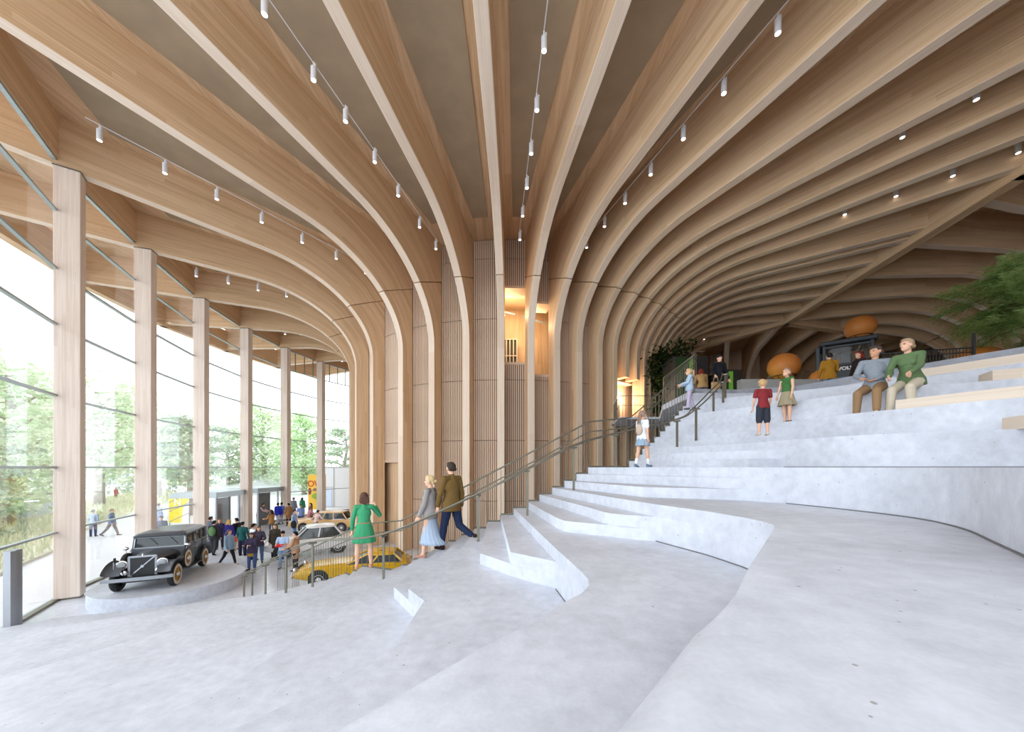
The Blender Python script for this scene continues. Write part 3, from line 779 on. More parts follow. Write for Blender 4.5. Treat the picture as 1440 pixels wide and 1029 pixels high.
def person(label,loc,face,H,top=None,bottom=None,hair=('short',(60,45,35)),skin=None,female=False,
           armL=(4,8,12,0),armR=(4,8,12,0),legL=(0,0,3),legR=(0,0,3),lean=0,head=(0,0),shoes=(40,38,38),hs=1.0,
           det='mid',seat=None,group=None,sockc=None,twist=0,belt=None,extra=None):
    """face: bearing in degrees, 0 looks away from the stair camera, 90 looks right"""
    vox={'hi':.0085,'mid':.013,'lo':.02}[det]*max(.75,min(1,H/1.7))
    skin=skin or SKIN
    t=thing('person',label,'person',loc,-R_(face),group)
    J={}
    hipz=.515*H; hw=(.055 if female else .052)*H; sw=(.098 if female else .112)*H
    ln=R_(-lean)
    def up(x,y,z):     # upper body point (fractions above the hip), leant and twisted
        v=Vector((x,y,z-hipz)); v=rotz(v,-R_(twist)); v=rotx(v,ln); return v
    # legs
    def leg(side,prm):
        s,k,ab=[R_(q) for q in prm]
        h=Vector((side*hw,0,0)); th=Vector((side*sin(ab),sin(s)*cos(ab),-cos(s)*cos(ab)))
        kn=h+th*.245*H; a=s-k; sh=Vector((side*sin(ab)*.4,sin(a),-cos(a))); an=kn+sh*.235*H
        fp=min(0,a)*.75 if seat is None else 0
        f=Vector((side*.12,cos(fp),sin(fp))).normalized(); dn=Vector((0,sin(fp),-cos(fp)))
        heel=an+dn*.030*H-f*.022*H; toe=an+dn*.034*H+f*.088*H
        return h,kn,an,heel,toe
    LL=leg(-1,legL); LR=leg(1,legR)
    low=min(p.z for q in (LL,LR) for p in q[3:])-.012*H
    base=Vector((0,0,(-low) if seat is None else seat))
    def arm(side,prm):
        s,ab,e,iy=[R_(q) for q in prm]; s+=R_(lean)*.0
        sh=up(side*sw,0,.812*H)
        u=Vector((side*sin(ab),cos(ab)*sin(s),-cos(ab)*cos(s)))
        el=sh+u*.175*H; a=s+e
        f=Vector((side*sin(ab)*.35-side*sin(iy),cos(iy)*sin(a),-cos(iy)*cos(a))).normalized()
        wr=el+f*.148*H; return sh,el,wr,f
    AL=arm(-1,armL); AR=arm(1,armR)
    hc=up(0,.012*H,.932*H); nk0=up(0,-.004*H,.83*H); nk1=up(0,.004*H,.89*H)
    hy,hp=R_(head[0]),R_(head[1])
    RH=Matrix.Rotation(-hy,3,'Z')@Matrix.Rotation(hp,3,'X')
    S_=H*hs
    def hd(x,y,z): return hc+RH@Vector((x*S_,y*S_,z*S_))
    b=lambda v:v+base
    # ---- body
    m=MB(); q=m.cap
    RU=Matrix.Rotation(ln,3,'X')@Matrix.Rotation(-R_(twist),3,'Z')
    pw=.092 if female else .086
    m.ell(b(Vector((0,-.004*H,.012*H))),pw*H,.062*H,.065*H)
    q(b(up(0,0,.55*H)),b(up(0,0,.66*H)),.062*H,.064*H)
    m.ell(b(up(0,0,.725*H)),(.082 if female else .094)*H,.06*H,.095*H,rot=RU)
    if female:
        for sd in(-1,1): m.ell(b(up(sd*.038*H,.042*H,.735*H)),.034*H,.03*H,.034*H)
    q(b(AL[0]),b(AR[0]),.028*H,.028*H)
    q(b(up(0,-.006*H,.80*H)),b(nk0),.05*H,.034*H); q(b(nk0),b(nk1),.031*H,.030*H)
    for a in (AL,AR):
        q(b(a[0]),b(a[1]),.027*H,.023*H); q(b(a[1]),b(a[2]),.0245*H,.016*H)
        x=a[3].cross(Vector((0,0,1))); 
        if x.length<.1: x=Vector((0,1,0))
        x.normalize(); y=a[3].cross(x).normalized()
        if abs(x.y)<abs(y.y): x,y=y,x
        pc=a[2]+a[3]*.03*H
        for k,(o_,l_) in enumerate(((-.016,.040),(-.0055,.046),(.0055,.043),(.016,.034))):
            r=.0068*H if det=='hi' else .009*H
            k0=pc+x*o_*H+a[3]*.02*H; k1=k0+a[3]*l_*.55*H-y*.004*H; k2=k1+a[3]*l_*.45*H*.8-y*.013*H
            q(b(a[2]+x*o_*.6*H),b(k0),.011*H,.0095*H); q(b(k0),b(k1),r,r*.95); q(b(k1),b(k2),r*.95,r*.8)
        th0=a[2]+a[3]*.012*H+x*.012*H; th1=th0+(a[3]*.7+x*.75).normalized()*.028*H; th2=th1+(a[3]*.95+x*.2).normalized()*.02*H
        q(b(th0),b(th1),.010*H,.0082*H); q(b(th1),b(th2),.0082*H,.0068*H)
    for l in (LL,LR):
        q(b(l[0]),b(l[1]),.052*H,.034*H); q(b(l[1]),b(l[1].lerp(l[2],.35)-Vector((0,.006*H,0))),.033*H,.034*H); q(b(l[1].lerp(l[2],.3)),b(l[2]),.034*H,.0205*H)
        q(b(l[2]),b(l[3]),.021*H,.02*H); q(b(l[3]),b(l[4]),.0205*H,.0145*H); q(b(l[2]),b(l[3].lerp(l[4],.6)),.02*H,.016*H)
    # head: cranium, jaw, nose, ears, lips
    m.ell(b(hd(0,-.004,.012)),.046*S_,.056*S_,.056*S_,rot=RH,n=20,m=14)
    m.ell(b(hd(0,.012,-.022)),.036*S_,.042*S_,.045*S_,rot=RH)
    q(b(hd(0,.036,-.05)),b(hd(0,.03,-.045)),.016*S_,.02*S_)
    q(b(hd(0,.05,.008)),b(hd(0,.064,-.014)),.007*S_,.0095*S_)
    q(b(hd(-.011,.047,-.034)),b(hd(.011,.047,-.034)),.0075*S_,.0075*S_)
    for sd in(-1,1):
        m.ell(b(hd(sd*.047,-.006,-.002)),.008*S_,.014*S_,.02*S_,rot=RH)
        m.ell(b(hd(sd*.02,.044,.02)),.016*S_,.01*S_,.006*S_,rot=RH)
    blob(m,'body',skin,t,vox)
    if det!='lo':
        for sd in(-1,1):
            MB().ell(b(hd(sd*.019,.0475,.008)),.0075*S_,.0065*S_,.0055*S_,n=8,m=6).build('eye',EYEM,t,smooth=True)
    # ---- trousers and legs
    zc=base.z
    def legs_cover(frac,dr,name,mat,wide=0):
        m=MB(); m.ell(b(Vector((0,-.004*H,.012*H))),(pw+.009)*H,.071*H,.07*H); m.cap(b(up(0,0,.545*H)),b(up(0,0,.59*H)),.071*H,.068*H)
        for l in(LL,LR):
            e=frac
            m.cap(b(l[0]),b(l[1] if e>=1 else l[0].lerp(l[1],e)),(.056+dr)*H,(.038+dr+wide)*H if e>=1 else (.05+dr+wide)*H)
            if e>1:
                p=l[1].lerp(l[2],e-1); m.cap(b(l[1]),b(p),(.038+dr+wide)*H,(.029+dr+wide)*H)
        blob(m,name,mat,t,vox)
    def ring_cover(z_top,z_hem,r_top,r_hem,name,mat,pleat=.04,nple=16,th=True):
        """skirt following both legs"""
        def legpt(l,z):
            h,k,a=l[0],l[1],l[2]
            if z>=k.z: 
                f=(h.z-z)/max(1e-4,h.z-k.z); return h.lerp(k,max(0,min(1,f)))
            f=(k.z-z)/max(1e-4,k.z-a.z); return k.lerp(a,max(0,min(1,f)))
        rings=[]; N=64; M_=14
        for i in range(M_+1):
            f=i/M_; z=z_top+(z_hem-z_top)*f
            if z>0: c=up(0,0,hipz+z); sx=sy=0
            else:
                p,q_=legpt(LL,z),legpt(LR,z); c=Vector(((p.x+q_.x)/2,(p.y+q_.y)/2,z)); sx=abs(p.x-q_.x)/2; sy=abs(p.y-q_.y)/2
                sx=max(0,sx-hw*.7)
            r=r_top+(r_hem-r_top)*f**.8; rx=max(r*H,(r*.75*H+sx)); ry=max(r*.78*H,r*.62*H+sy)
            ring=[]
            for k in range(N):
                a_=2*pi*k/N; w=1+pleat*f*sin(a_*nple+1.3*sin(a_*3))
                ring.append(b(Vector((c.x+rx*w*cos(a_),c.y+ry*w*sin(a_),c.z))))
            rings.append(ring)
        mm=MB(); mm.loft(rings,caps=False); o=mm.build(name,mat,t,smooth=True)
        sd=o.modifiers.new('thick','SOLIDIFY'); sd.thickness=.012*H
        return o
    if bottom:
        kind,colr=bottom[0],cloth(bottom[1])
        if kind=='pants': legs_cover(1.93,.006,'trousers',colr)
        elif kind=='wide': legs_cover(1.9,.006,'trousers',colr,.010)
        elif kind=='slim': legs_cover(1.88,.001,'trousers',colr)
        elif kind=='crop': legs_cover(1.72,.005,'trousers',colr)
        elif kind=='shorts': legs_cover(1.12,.008,'shorts',colr,.012)
        elif kind=='skirt': ring_cover(.09*H,-.17*H,.075,.125,'skirt',colr,.06)
        elif kind=='frill': ring_cover(.09*H,-.14*H,.075,.13,'skirt',colr,.12,11)
        elif kind=='long': ring_cover(.09*H,-.36*H,.074,.125,'skirt',colr,.05,18)
        elif kind=='dressskirt': ring_cover(.10*H,-.20*H,.072,.155,'skirt',colr,.05,12)
    # ---- top
    if top:
        kind,colr=top[0],cloth(top[1]); loose={'tee':.010,'long':.010,'knit':.014,'jacket':.018,'coat':.020,'tank':.007,'dress':.009,'hoodie':.018}[kind]
        hem={'tee':-.03,'long':-.03,'knit':-.04,'jacket':-.07,'coat':-.06,'tank':.05,'dress':.06,'hoodie':-.05}[kind]
        m=MB()
        m.ell(b(up(0,0,.725*H)),((.082 if female else .094)+loose)*H,(.060+loose)*H,(.092+loose*.5)*H,rot=RU)
        if female:
            for sd in(-1,1): m.ell(b(up(sd*.036*H,.042*H,.735*H)),(.036+loose*.6)*H,(.032+loose*.5)*H,.037*H)
        rr_=[]
        zl=[(.70,.070+loose,.062+loose),(.64,.068+loose,.062+loose),(.585,(pw*.92)+loose,.064+loose),(.545,pw+loose+.010,.072+loose)]
        zl=[q_ for q_ in zl if q_[0]*H>hipz+hem*H+.01*H]
        zl.append((.515+hem,(pw+loose+.020) if hem<.02 else zl[-1][1],(.070+loose) if hem<.02 else zl[-1][2]))
        for (z_,rx_,ry_) in zl:
            rr_.append([b(up(rx_*H*cos(2*pi*k/28),ry_*H*sin(2*pi*k/28),z_*H) if z_>=.53 else Vector((rx_*H*cos(2*pi*k/28),ry_*H*sin(2*pi*k/28),(z_-.515)*H))) for k in range(28)])
        m.loft(rr_)
        m.cap(b(AL[0]),b(AR[0]),(.030+loose*.45)*H,(.030+loose*.45)*H)
        m.cap(b(up(0,-.006*H,.79*H)),b(nk0.lerp(nk1,.15 if kind in('hoodie','jacket','coat') else -.1)),.056*H,(.037+loose*.2)*H)
        if kind in('hoodie','coat'): m.ell(b(up(0,-.045*H,.835*H)),.06*H,.035*H,.035*H)
        if kind!='tank':
            for a in(AL,AR):
                if kind=='tee': m.cap(b(a[0]),b(a[0].lerp(a[1],.62)),(.029+loose*.5)*H,(.029+loose*.9)*H)
                else:
                    m.cap(b(a[0]),b(a[1]),(.028+loose*.55)*H,(.025+loose*.6)*H); m.cap(b(a[1]),b(a[1].lerp(a[2],.93)),(.025+loose*.6)*H,(.019+loose*.6)*H)
        blob(m,{'tee':'shirt','long':'shirt','knit':'sweater','jacket':'jacket','coat':'coat','tank':'vest_top','dress':'dress','hoodie':'hooded_top'}[kind],colr,t,vox)
        if kind=='coat': ring_cover(.02*H,-.20*H,.09,.105,'coat_skirt',colr,.03,7)
        if kind=='dress': ring_cover(.12*H,-.175*H,.076,.15,'dress_skirt',colr,.045,11)
    if isinstance(extra,tuple): ring_cover(.02*H,-.15*H,.085,.10,'tunic',cloth(extra),.03,7)
    if belt: 
        mm=MB(); rr=[b(up(.081*H*cos(2*pi*k/32),.066*H*sin(2*pi*k/32),.60*H)) for k in range(32)]; mm.tube(rr,.009*H,6,closed=True); mm.build('belt',cloth(belt),t,smooth=True)
    if shoes:
        for l in(LL,LR):
            m=MB()
            m.cap(b(l[3]),b(l[4]),.0245*H,.0185*H); m.cap(b(l[3]+Vector((0,0,.012*H))),b(l[3].lerp(l[4],.55)+Vector((0,0,.004*H))),.0255*H,.021*H)
            blob(m,'shoe',cloth(shoes),t,vox)
    if sockc:
        for l in(LL,LR):
            m=MB(); m.cap(b(l[2]),b(l[2].lerp(l[1],.35)),.027*H,.034*H); blob(m,'sock',cloth(sockc),t,vox)
    # ---- hair or hat
    if hair:
        kd,hcol=hair; hm=cloth(hcol,.7,.10); m=MB()
        if kd!='bald':
            m.ell(b(hd(0,-.0125,.018)),.0505*S_,.0565*S_,.0575*S_,rot=RH,n=20,m=14)
        if kd in('short',): m.ell(b(hd(0,.012,.05)),.04*S_,.042*S_,.025*S_,rot=RH); m.cap(b(hd(-.03,-.045,-.01)),b(hd(.03,-.045,-.01)),.022*S_,.022*S_)
        if kd in('long','bob','ponytail','bun','braid'):
            m.ell(b(hd(0,.008,.05)),.044*S_,.044*S_,.027*S_,rot=RH)
            for sd in(-1,1): m.cap(b(hd(sd*.040,-.004,.03)),b(hd(sd*.046,-.012,-.02)),.016*S_,.014*S_)
        if kd in('long','bob'):
            d=-.115 if kd=='long' else -.07
            for x in(-.036,-.018,0,.018,.036): m.cap(b(hd(x,-.045,.0)),b(hd(x*1.25,-.058,d+abs(x)*.4)),.024*S_,.017*S_)
            for sd in(-1,1): m.cap(b(hd(sd*.044,-.016,-.01)),b(hd(sd*.052,-.02,d+.03)),.016*S_,.013*S_)
        if kd=='bun':
            m.cap(b(hd(-.02,-.05,-.02)),b(hd(.02,-.05,-.02)),.02*S_,.02*S_); m.ell(b(hd(.012,-.075,-.006)),.026*S_,.022*S_,.022*S_)
        if kd=='ponytail':
            m.cap(b(hd(0,-.065,.03)),b(hd(0,-.09,.02)),.016*S_,.018*S_); m.cap(b(hd(0,-.09,.02)),b(hd(0,-.098,-.09)),.018*S_,.010*S_)
        if kd=='braid': m.cap(b(hd(.02,-.06,-.01)),b(hd(.03,-.07,-.14)),.018*S_,.011*S_); m.cap(b(hd(-.02,-.06,-.01)),b(hd(-.03,-.07,-.14)),.018*S_,.011*S_)
        if kd=='curly':
            rn=random.Random(7)
            for _ in range(26):
                a_=rn.uniform(0,2*pi); e_=rn.uniform(.1,1.4); m.ell(b(hd(.05*cos(a_)*cos(e_),-.014+.055*sin(a_)*cos(e_),.016+.055*sin(e_))),.016*S_,.016*S_,.014*S_)
        if kd=='beanie':
            m.ell(b(hd(0,-.006,.035)),.053*S_,.062*S_,.05*S_,rot=RH); 
        nm='knit_cap' if kd=='beanie' else 'hair'
        blob(m,nm,hm,t,vox,it=3)
    t['_up']=0
    del t['_up']
    return dict(t=t,b=b,AL=AL,AR=AR,up=up,hd=hd,H=H,world=lambda v:t.matrix_basis@b(v))
def gl(px,py,z): 
    p=PZ(px,py,z); return (p.x,p.y,z)
BR=(74,52,38); DK=(38,32,30); BL=(205,172,120); GY=(110,98,88)
# --- on the stair
p=person('woman in a green belted knee dress looking out over the hall',(-3.46,8.32,zk(15)),-22,1.74,top=('dress',(66,156,110)),hair=('bob',(92,66,56)),female=True,shoes=(196,150,130),
   armL=(6,14,14,0),armR=(28,34,118,30),legL=(0,0,6),legR=(0,0,5),det='hi',belt=(176,132,96),head=(-5,0))
p=person('blonde woman in grey jumper and long pale blue pleated skirt',(-1.72,7.5,zk(12)),-78,1.70,top=('knit',(150,146,144)),bottom=('long',(168,184,204)),hair=('bun',(206,182,140)),female=True,shoes=(170,128,110),
   armL=(10,6,16,0),armR=(-4,10,10,0),legL=(8,0,2),legR=(-14,14,2),det='hi',head=(-6,0))
p=person('dark-haired man in an olive brown jacket and navy trousers walking down the steps',(-1.27,7.46,zk(11)),-52,1.83,top=('jacket',(112,88,48)),bottom=('pants',(34,44,70)),hair=('short',(62,52,46)),shoes=(50,32,28),
   armL=(10,10,14,10),armR=(-8,8,14,0),legL=(14,4,2),legR=(-16,48,2),det='hi',head=(14,0))
p=person('girl in white tee and frilled pale blue skirt on the landing',(2.89,7.88,zk(0)),58,1.22,top=('tee',(226,232,240)),bottom=('frill',(150,172,192)),hair=('braid',(150,124,108)),female=True,shoes=(120,140,165),sockc=(235,238,245),
   armL=(10,8,30,0),armR=(-10,10,14,0),legL=(-8,6,2),legR=(14,10,2),hs=1.18,det='hi',head=(20,0))
wp=p['world'](p['up'](-.01,-.095,.70*1.22))
bp=thing('backpack','small beige backpack hanging from the shoulders of the girl in the frilled skirt','backpack',tuple(wp),-R_(58))
m=MB(); m.ell((0,0,-.05),.085,.05,.13); blob(m,'bag_body',cloth((196,176,158)),bp,.011)
for sd in(-1,1): MB().tube([(sd*.05,.01,.06),(sd*.055,.06,.125),(sd*.055,.13,.135)],.009,6).build('strap',cloth((150,170,190)),bp)
person('blonde ponytailed girl in pale blue top climbing the upper steps',(4.86,9.74,zk(-10)),-78,1.10,top=('hoodie',(180,205,228)),bottom=('pants',(196,186,212)),hair=('ponytail',(206,176,134)),female=True,shoes=(80,82,92),
   armL=(24,6,50,10),armR=(16,6,60,14),legL=(8,4,2),legR=(-10,10,2),hs=1.2,det='hi')
person('blond boy in red patterned tee and dark shorts seen from behind',(4.93,6.98,zk(-4)),8,1.06,top=('tee',(134,48,52)),bottom=('shorts',(52,56,66)),hair=('curly',(202,166,120)),shoes=(206,196,188),
   armL=(8,10,16,6),armR=(8,10,16,6),legL=(2,0,2),legR=(-2,2,2),hs=1.2,det='hi',head=(38,-4))
person('little girl in green top and beige skirt facing left on the steps',(5.88,7.6,zk(-6)),-104,1.14,top=('tank',(66,112,62)),bottom=('dressskirt',(160,150,124)),hair=('bun',(150,124,104)),female=True,shoes=(28,28,30),
   armL=(6,8,10,0),armR=(8,8,14,0),legL=(4,2,2),legR=(-3,3,2),hs=1.2,det='hi',head=(-6,8))
SS=zk(-9)
person('bearded seated man in grey jumper and tan trousers on the terrace',(6.75,6.62,SS),-118,1.56,top=('knit',(138,146,156)),bottom=('pants',(150,120,88)),hair=('short',(72,64,60)),shoes=(222,222,226),skin=SKIN2,
   armL=(18,10,44,42),armR=(22,12,38,40),legL=(70,58,8),legR=(68,66,6),lean=-3,twist=-30,head=(26,0),seat=.085,det='hi')
person('seated woman in green jumper and cream trousers beside the man in grey',(7.07,6.30,SS),-112,1.58,top=('knit',(98,122,84)),bottom=('pants',(206,196,176)),hair=('bun',(166,138,112)),female=True,shoes=(206,190,184),
   armL=(34,8,22,14),armR=(30,6,26,18),legL=(70,74,5),legR=(68,60,4),lean=12,twist=-12,head=(24,0),seat=.09,det='hi')
# --- upper floor
person('person in camel jumper and purple trousers seen from behind at the stair head',(7.62,14.2,UZ),14,1.70,top=('knit',(184,148,98)),bottom=('pants',(98,84,100)),hair=('bob',(120,48,34)),female=True,lean=24,armL=(40,8,40,0),armR=(20,10,40,0),head=(-20,10))
person('red-haired person in a brown coat beside the green lit booth',(7.66,14.9,UZ),-20,1.66,top=('coat',(142,106,88)),bottom=('pants',(40,30,30)),hair=('bob',(124,40,28)),female=True)
pu=person('man in black hooded top facing the stair with a tote bag',(7.72,13.25,UZ),172,1.80,top=('hoodie',(34,36,42)),bottom=('pants',(44,44,50)),hair=('beanie',(30,30,34)),armL=(8,10,14,0),armR=(10,24,36,0))
wp=pu['world'](pu['AR'][2]+pu['AR'][3]*.11)
tb=thing('tote_bag','tan cloth tote bag hanging from the hand of the man in black','bag',(wp.x,wp.y,wp.z-.02),-R_(172))
m=MB(); m.obox((0,0,-.38),(.17,0,0),(0,.045,0),(0,0,.2)); m.build('bag_body',cloth((190,158,112)),tb,bevel=.03)
MB().tube([(-.1,0,-.19),(-.07,0,-.03),(0,0,.0),(.07,0,-.03),(.1,0,-.19)],.010,6).build('handle',cloth((190,158,112)),tb)
pu=person('person in mustard jacket and jeans walking past the dark machine',(11.25,12.6,UZ),24,1.68,top=('jacket',(168,122,40)),bottom=('pants',(120,140,165)),hair=('short',(40,34,34)),armL=(10,10,20,0),armR=(14,10,60,0),legL=(10,0,2),legR=(-12,12,2))
wp=pu['world'](pu['AL'][2]+pu['AL'][3]*.11)
tb=thing('handbag','plum red handbag carried by the person in the mustard jacket','bag',(wp.x,wp.y,wp.z),-R_(24))
m=MB(); m.ell((0,0,-.3),.16,.06,.13); blob(m,'bag_body',cloth((120,34,66)),tb,.012); MB().tube([(-.09,0,-.22),(-.05,0,-.05),(0,0,0),(.05,0,-.05),(.09,0,-.22)],.009,6).build('handle',cloth((120,34,66)),tb)
person('red-haired person in dark clothes beside the dark machine',(12.3,12.6,UZ),-92,1.72,top=('jacket',(52,42,44)),bottom=('pants',(44,44,50)),hair=('bob',(128,44,34)),female=True)
# --- crowd in the hall
def hall(label,px,py,face,H,**kw):
    return person(label,gl(px,py,0),face,H,det=kw.pop('det','lo'),**kw)
WK=dict(legL=(18,4,2),legR=(-20,16,2))
hall('woman in loose pale blue jacket and black trousers walking beside the black car',322,795,96,1.68,top=('jacket',(150,176,200)),bottom=('slim',(40,42,46)),hair=('bob',(92,80,84)),female=True,det='mid',**WK)
pb=hall('person in black with a green backpack near the first door',301,780,-10,1.76,top=('jacket',(52,50,56)),bottom=('pants',(60,60,66)),hair=('short',DK),legL=(8,0,2),legR=(-10,10,2))
wp=pb['world'](pb['up'](0,-.17,1.22)); bp=thing('backpack','sage green backpack on the back of a person near the first door','backpack',tuple(wp),R_(10)); m=MB(); m.ell((0,0,0),.17,.11,.25); blob(m,'bag_body',cloth((104,138,92)),bp,.02); MB().tube([(-.06,0,.22),(0,0,.28),(.06,0,.22)],.012,6).build('handle',cloth((70,96,64)),bp)
hall('person in slate jacket behind the green backpack',296,770,20,1.74,top=('jacket',(98,102,118)),bottom=('pants',(120,124,138)),hair=('short',DK))
hall('woman with light brown hair in dark blue coat in the group by the first door',309,772,150,1.66,top=('coat',(58,52,88)),bottom=('pants',(52,52,64)),hair=('long',(150,112,72)),female=True)
pw_=hall('blonde woman in royal blue hooded top seen from behind',322,777,-6,1.74,top=('hoodie',(56,46,128)),bottom=('pants',(86,110,146)),hair=('long',(196,154,92)),female=True)
wp=pw_['world'](pw_['AR'][2]+pw_['AR'][3]*.1); tb=thing('handbag','coral red handbag beside the blonde woman in royal blue','bag',(wp.x,wp.y,wp.z)); m=MB(); m.ell((0,0,-.1),.2,.08,.13); blob(m,'bag_body',cloth((196,78,62)),tb,.02); MB().tube([(-.1,0,0),(0,0,.05),(.1,0,0)],.012,6).build('handle',cloth((196,78,62)),tb)
hall('man in black tee and beige trousers facing left',333,773,-80,1.74,top=('tee',(34,34,38)),bottom=('wide',(214,186,158)),hair=('short',(26,24,26)),armL=(10,8,30,0),armR=(16,8,40,0))
hall('person in teal top with a navy jacket tied at the waist',341,781,0,1.72,top=('jacket',(30,84,84)),bottom=('wide',(40,42,66)),hair=('short',(22,20,22)),armL=(4,14,10,0),armR=(4,14,10,0))
hall('man in white shirt behind the two women reading',356,787,30,1.76,top=('long',(224,230,238)),bottom=('pants',(70,80,100)),hair=('short',(24,22,26)))
hall('woman in dark jacket over mustard skirt looking down',354,801,172,1.64,top=('jacket',(66,60,84)),bottom=('pants',(70,92,140)),hair=('long',(90,66,62)),female=True,armL=(24,8,78,20),armR=(24,8,78,20),head=(0,-18),det='mid',extra=(168,132,40))
hall('long-haired woman in plum grey jacket and jeans behind the mustard skirt',364,791,150,1.74,top=('jacket',(74,66,84)),bottom=('pants',(84,108,146)),hair=('long',(112,84,64)),female=True,armL=(20,16,60,20),armR=(24,10,70,16),head=(-20,-14),det='mid')
hall('person in pale pink jumper bending forward near the second door',363,738,74,1.74,top=('knit',(232,206,206)),bottom=('pants',(90,70,72)),hair=('short',(30,26,30)),lean=26,armL=(40,8,30,0),armR=(40,8,30,0))
hall('long-haired person in tan jacket and dark trousers standing alone',382,752,-70,1.68,top=('jacket',(164,120,72)),bottom=('slim',(88,82,96)),hair=('long',(60,36,34)),female=True,armL=(24,8,60,0),armR=(20,8,60,0),head=(0,-14))
hall('person in bright blue jacket walking away, left of a pair',391,738,-4,1.76,top=('jacket',(44,52,178)),bottom=('pants',(190,190,206)),hair=('short',(26,24,28)),**WK)
hall('person in light blue shirt walking away, right of a pair',396,737,4,1.76,top=('long',(110,134,206)),bottom=('pants',(176,178,196)),hair=('short',(26,24,28)),**WK)
hall('person in camel coat and black trousers facing left by the doors',406,739,-60,1.74,top=('coat',(172,126,86)),bottom=('slim',(34,32,36)),hair=('short',(36,30,30)))
pm=hall('man in pale blue shirt with a black bag at his side',414,755,78,1.78,top=('long',(160,186,228)),bottom=('pants',(120,150,200)),hair=('short',(30,28,34)),armR=(-6,12,20,0))
wp=pm['world'](pm['AR'][2]+pm['AR'][3]*.1); tb=thing('shoulder_bag','black patterned bag hanging beside the man in pale blue shirt','bag',(wp.x,wp.y,wp.z+.1)); m=MB(); m.ell((0,0,-.05),.19,.1,.27); blob(m,'bag_body',cloth((38,44,44)),tb,.02); MB().tube([(-.08,0,.18),(0,0,.45),(.08,0,.18)],.012,6).build('strap',cloth((38,44,44)),tb)
hall('long-haired woman in dark olive coat facing the stair',387,786,165,1.72,top=('coat',(68,62,52)),bottom=('slim',(46,40,46)),hair=('long',(96,76,62)),female=True,det='mid')
pt_=hall('person in pale blue tee and black beanie holding a red tablet',398,799,168,1.66,top=('tee',(176,200,232)),bottom=('pants',(120,150,186)),hair=('beanie',(30,28,30)),armL=(22,10,70,24),armR=(22,10,70,24),head=(0,-14),det='mid')
wp=pt_['world'](pt_['AL'][2].lerp(pt_['AR'][2],.5)+Vector((0,.07,.0))); tag(MB().obox(tuple(wp),(.15,0,0),(0,.10,.04),(0,-.004,.010)).build('tablet',cloth((205,44,58)),bevel=.006),'red tablet held by the person in pale blue tee','tablet')
hall('person in tan coat and black trousers with dark hair beside the handrail',416,802,-96,1.70,top=('coat',(186,146,116)),bottom=('slim',(26,26,32)),hair=('short',(26,24,26)),armL=(20,8,50,0),armR=(20,8,60,0),det='mid')
hall('person in blue tee standing behind the beige car',423,741,150,1.70,top=('tee',(130,156,216)),bottom=('pants',(80,90,120)),hair=('short',(30,26,30)))
hall('long-haired woman in brown top behind the roof of the beige car',437,738,-150,1.72,top=('long',(120,84,78)),bottom=('pants',(70,60,70)),hair=('long',(64,46,42)),female=True)
hall('person in rose top leaning at the bonnet of the beige car',433,743,40,1.60,top=('long',(206,146,158)),bottom=('pants',(110,90,100)),hair=('short',(120,90,74)),lean=20,armL=(40,8,20,0),armR=(40,8,20,0))
hall('dark-haired person in pale pink top in front of the beige car',444,752,20,1.66,top=('long',(238,206,200)),bottom=('pants',(60,56,66)),hair=('short',(28,26,30)),lean=14,armL=(30,8,30,0),armR=(30,8,30,0))
# --- outside on the path
def outp(label,px,py,face,H,z=0,**kw): return person(label,gl(px,py,z),face,H,det='lo',**kw)
outp('person in blue-grey jacket walking along the path outside',157,753,60,1.80,top=('jacket',(110,126,160)),bottom=('pants',(132,126,126)),hair=('short',(150,130,120)),legL=(20,4,2),legR=(-22,16,2))
outp('person in pale striped shirt and dark jeans partly behind the nearest column',131,754,-20,1.74,top=('long',(170,186,206)),bottom=('pants',(66,76,106)),hair=('short',(120,110,110)))
outp('person in dark cap outside just above the roof of the black car',227,768,150,1.72,top=('jacket',(74,80,100)),bottom=('pants',(60,64,80)),hair=('beanie',(70,60,58)))
outp('person in light blue jacket half hidden by the second column',223,741,10,1.78,top=('jacket',(160,178,206)),bottom=('pants',(150,168,200)),hair=('short',(120,110,110)))
outp('small distant figure in rust red on the far path',163,703,0,1.75,top=('coat',(150,70,58)),bottom=('pants',(110,80,80)),hair=('short',(120,100,90)))
outp('grey clothed figure outside the glass beside the poster',413,728,5,1.82,top=('jacket',(140,144,156)),bottom=('pants',(150,156,170)),hair=('short',(110,110,116)))
outp('figure in green outside the glass beside the poster',425,726,-5,1.74,top=('coat',(66,150,110)),bottom=('pants',(120,170,150)),hair=('long',(60,66,66)),female=True)
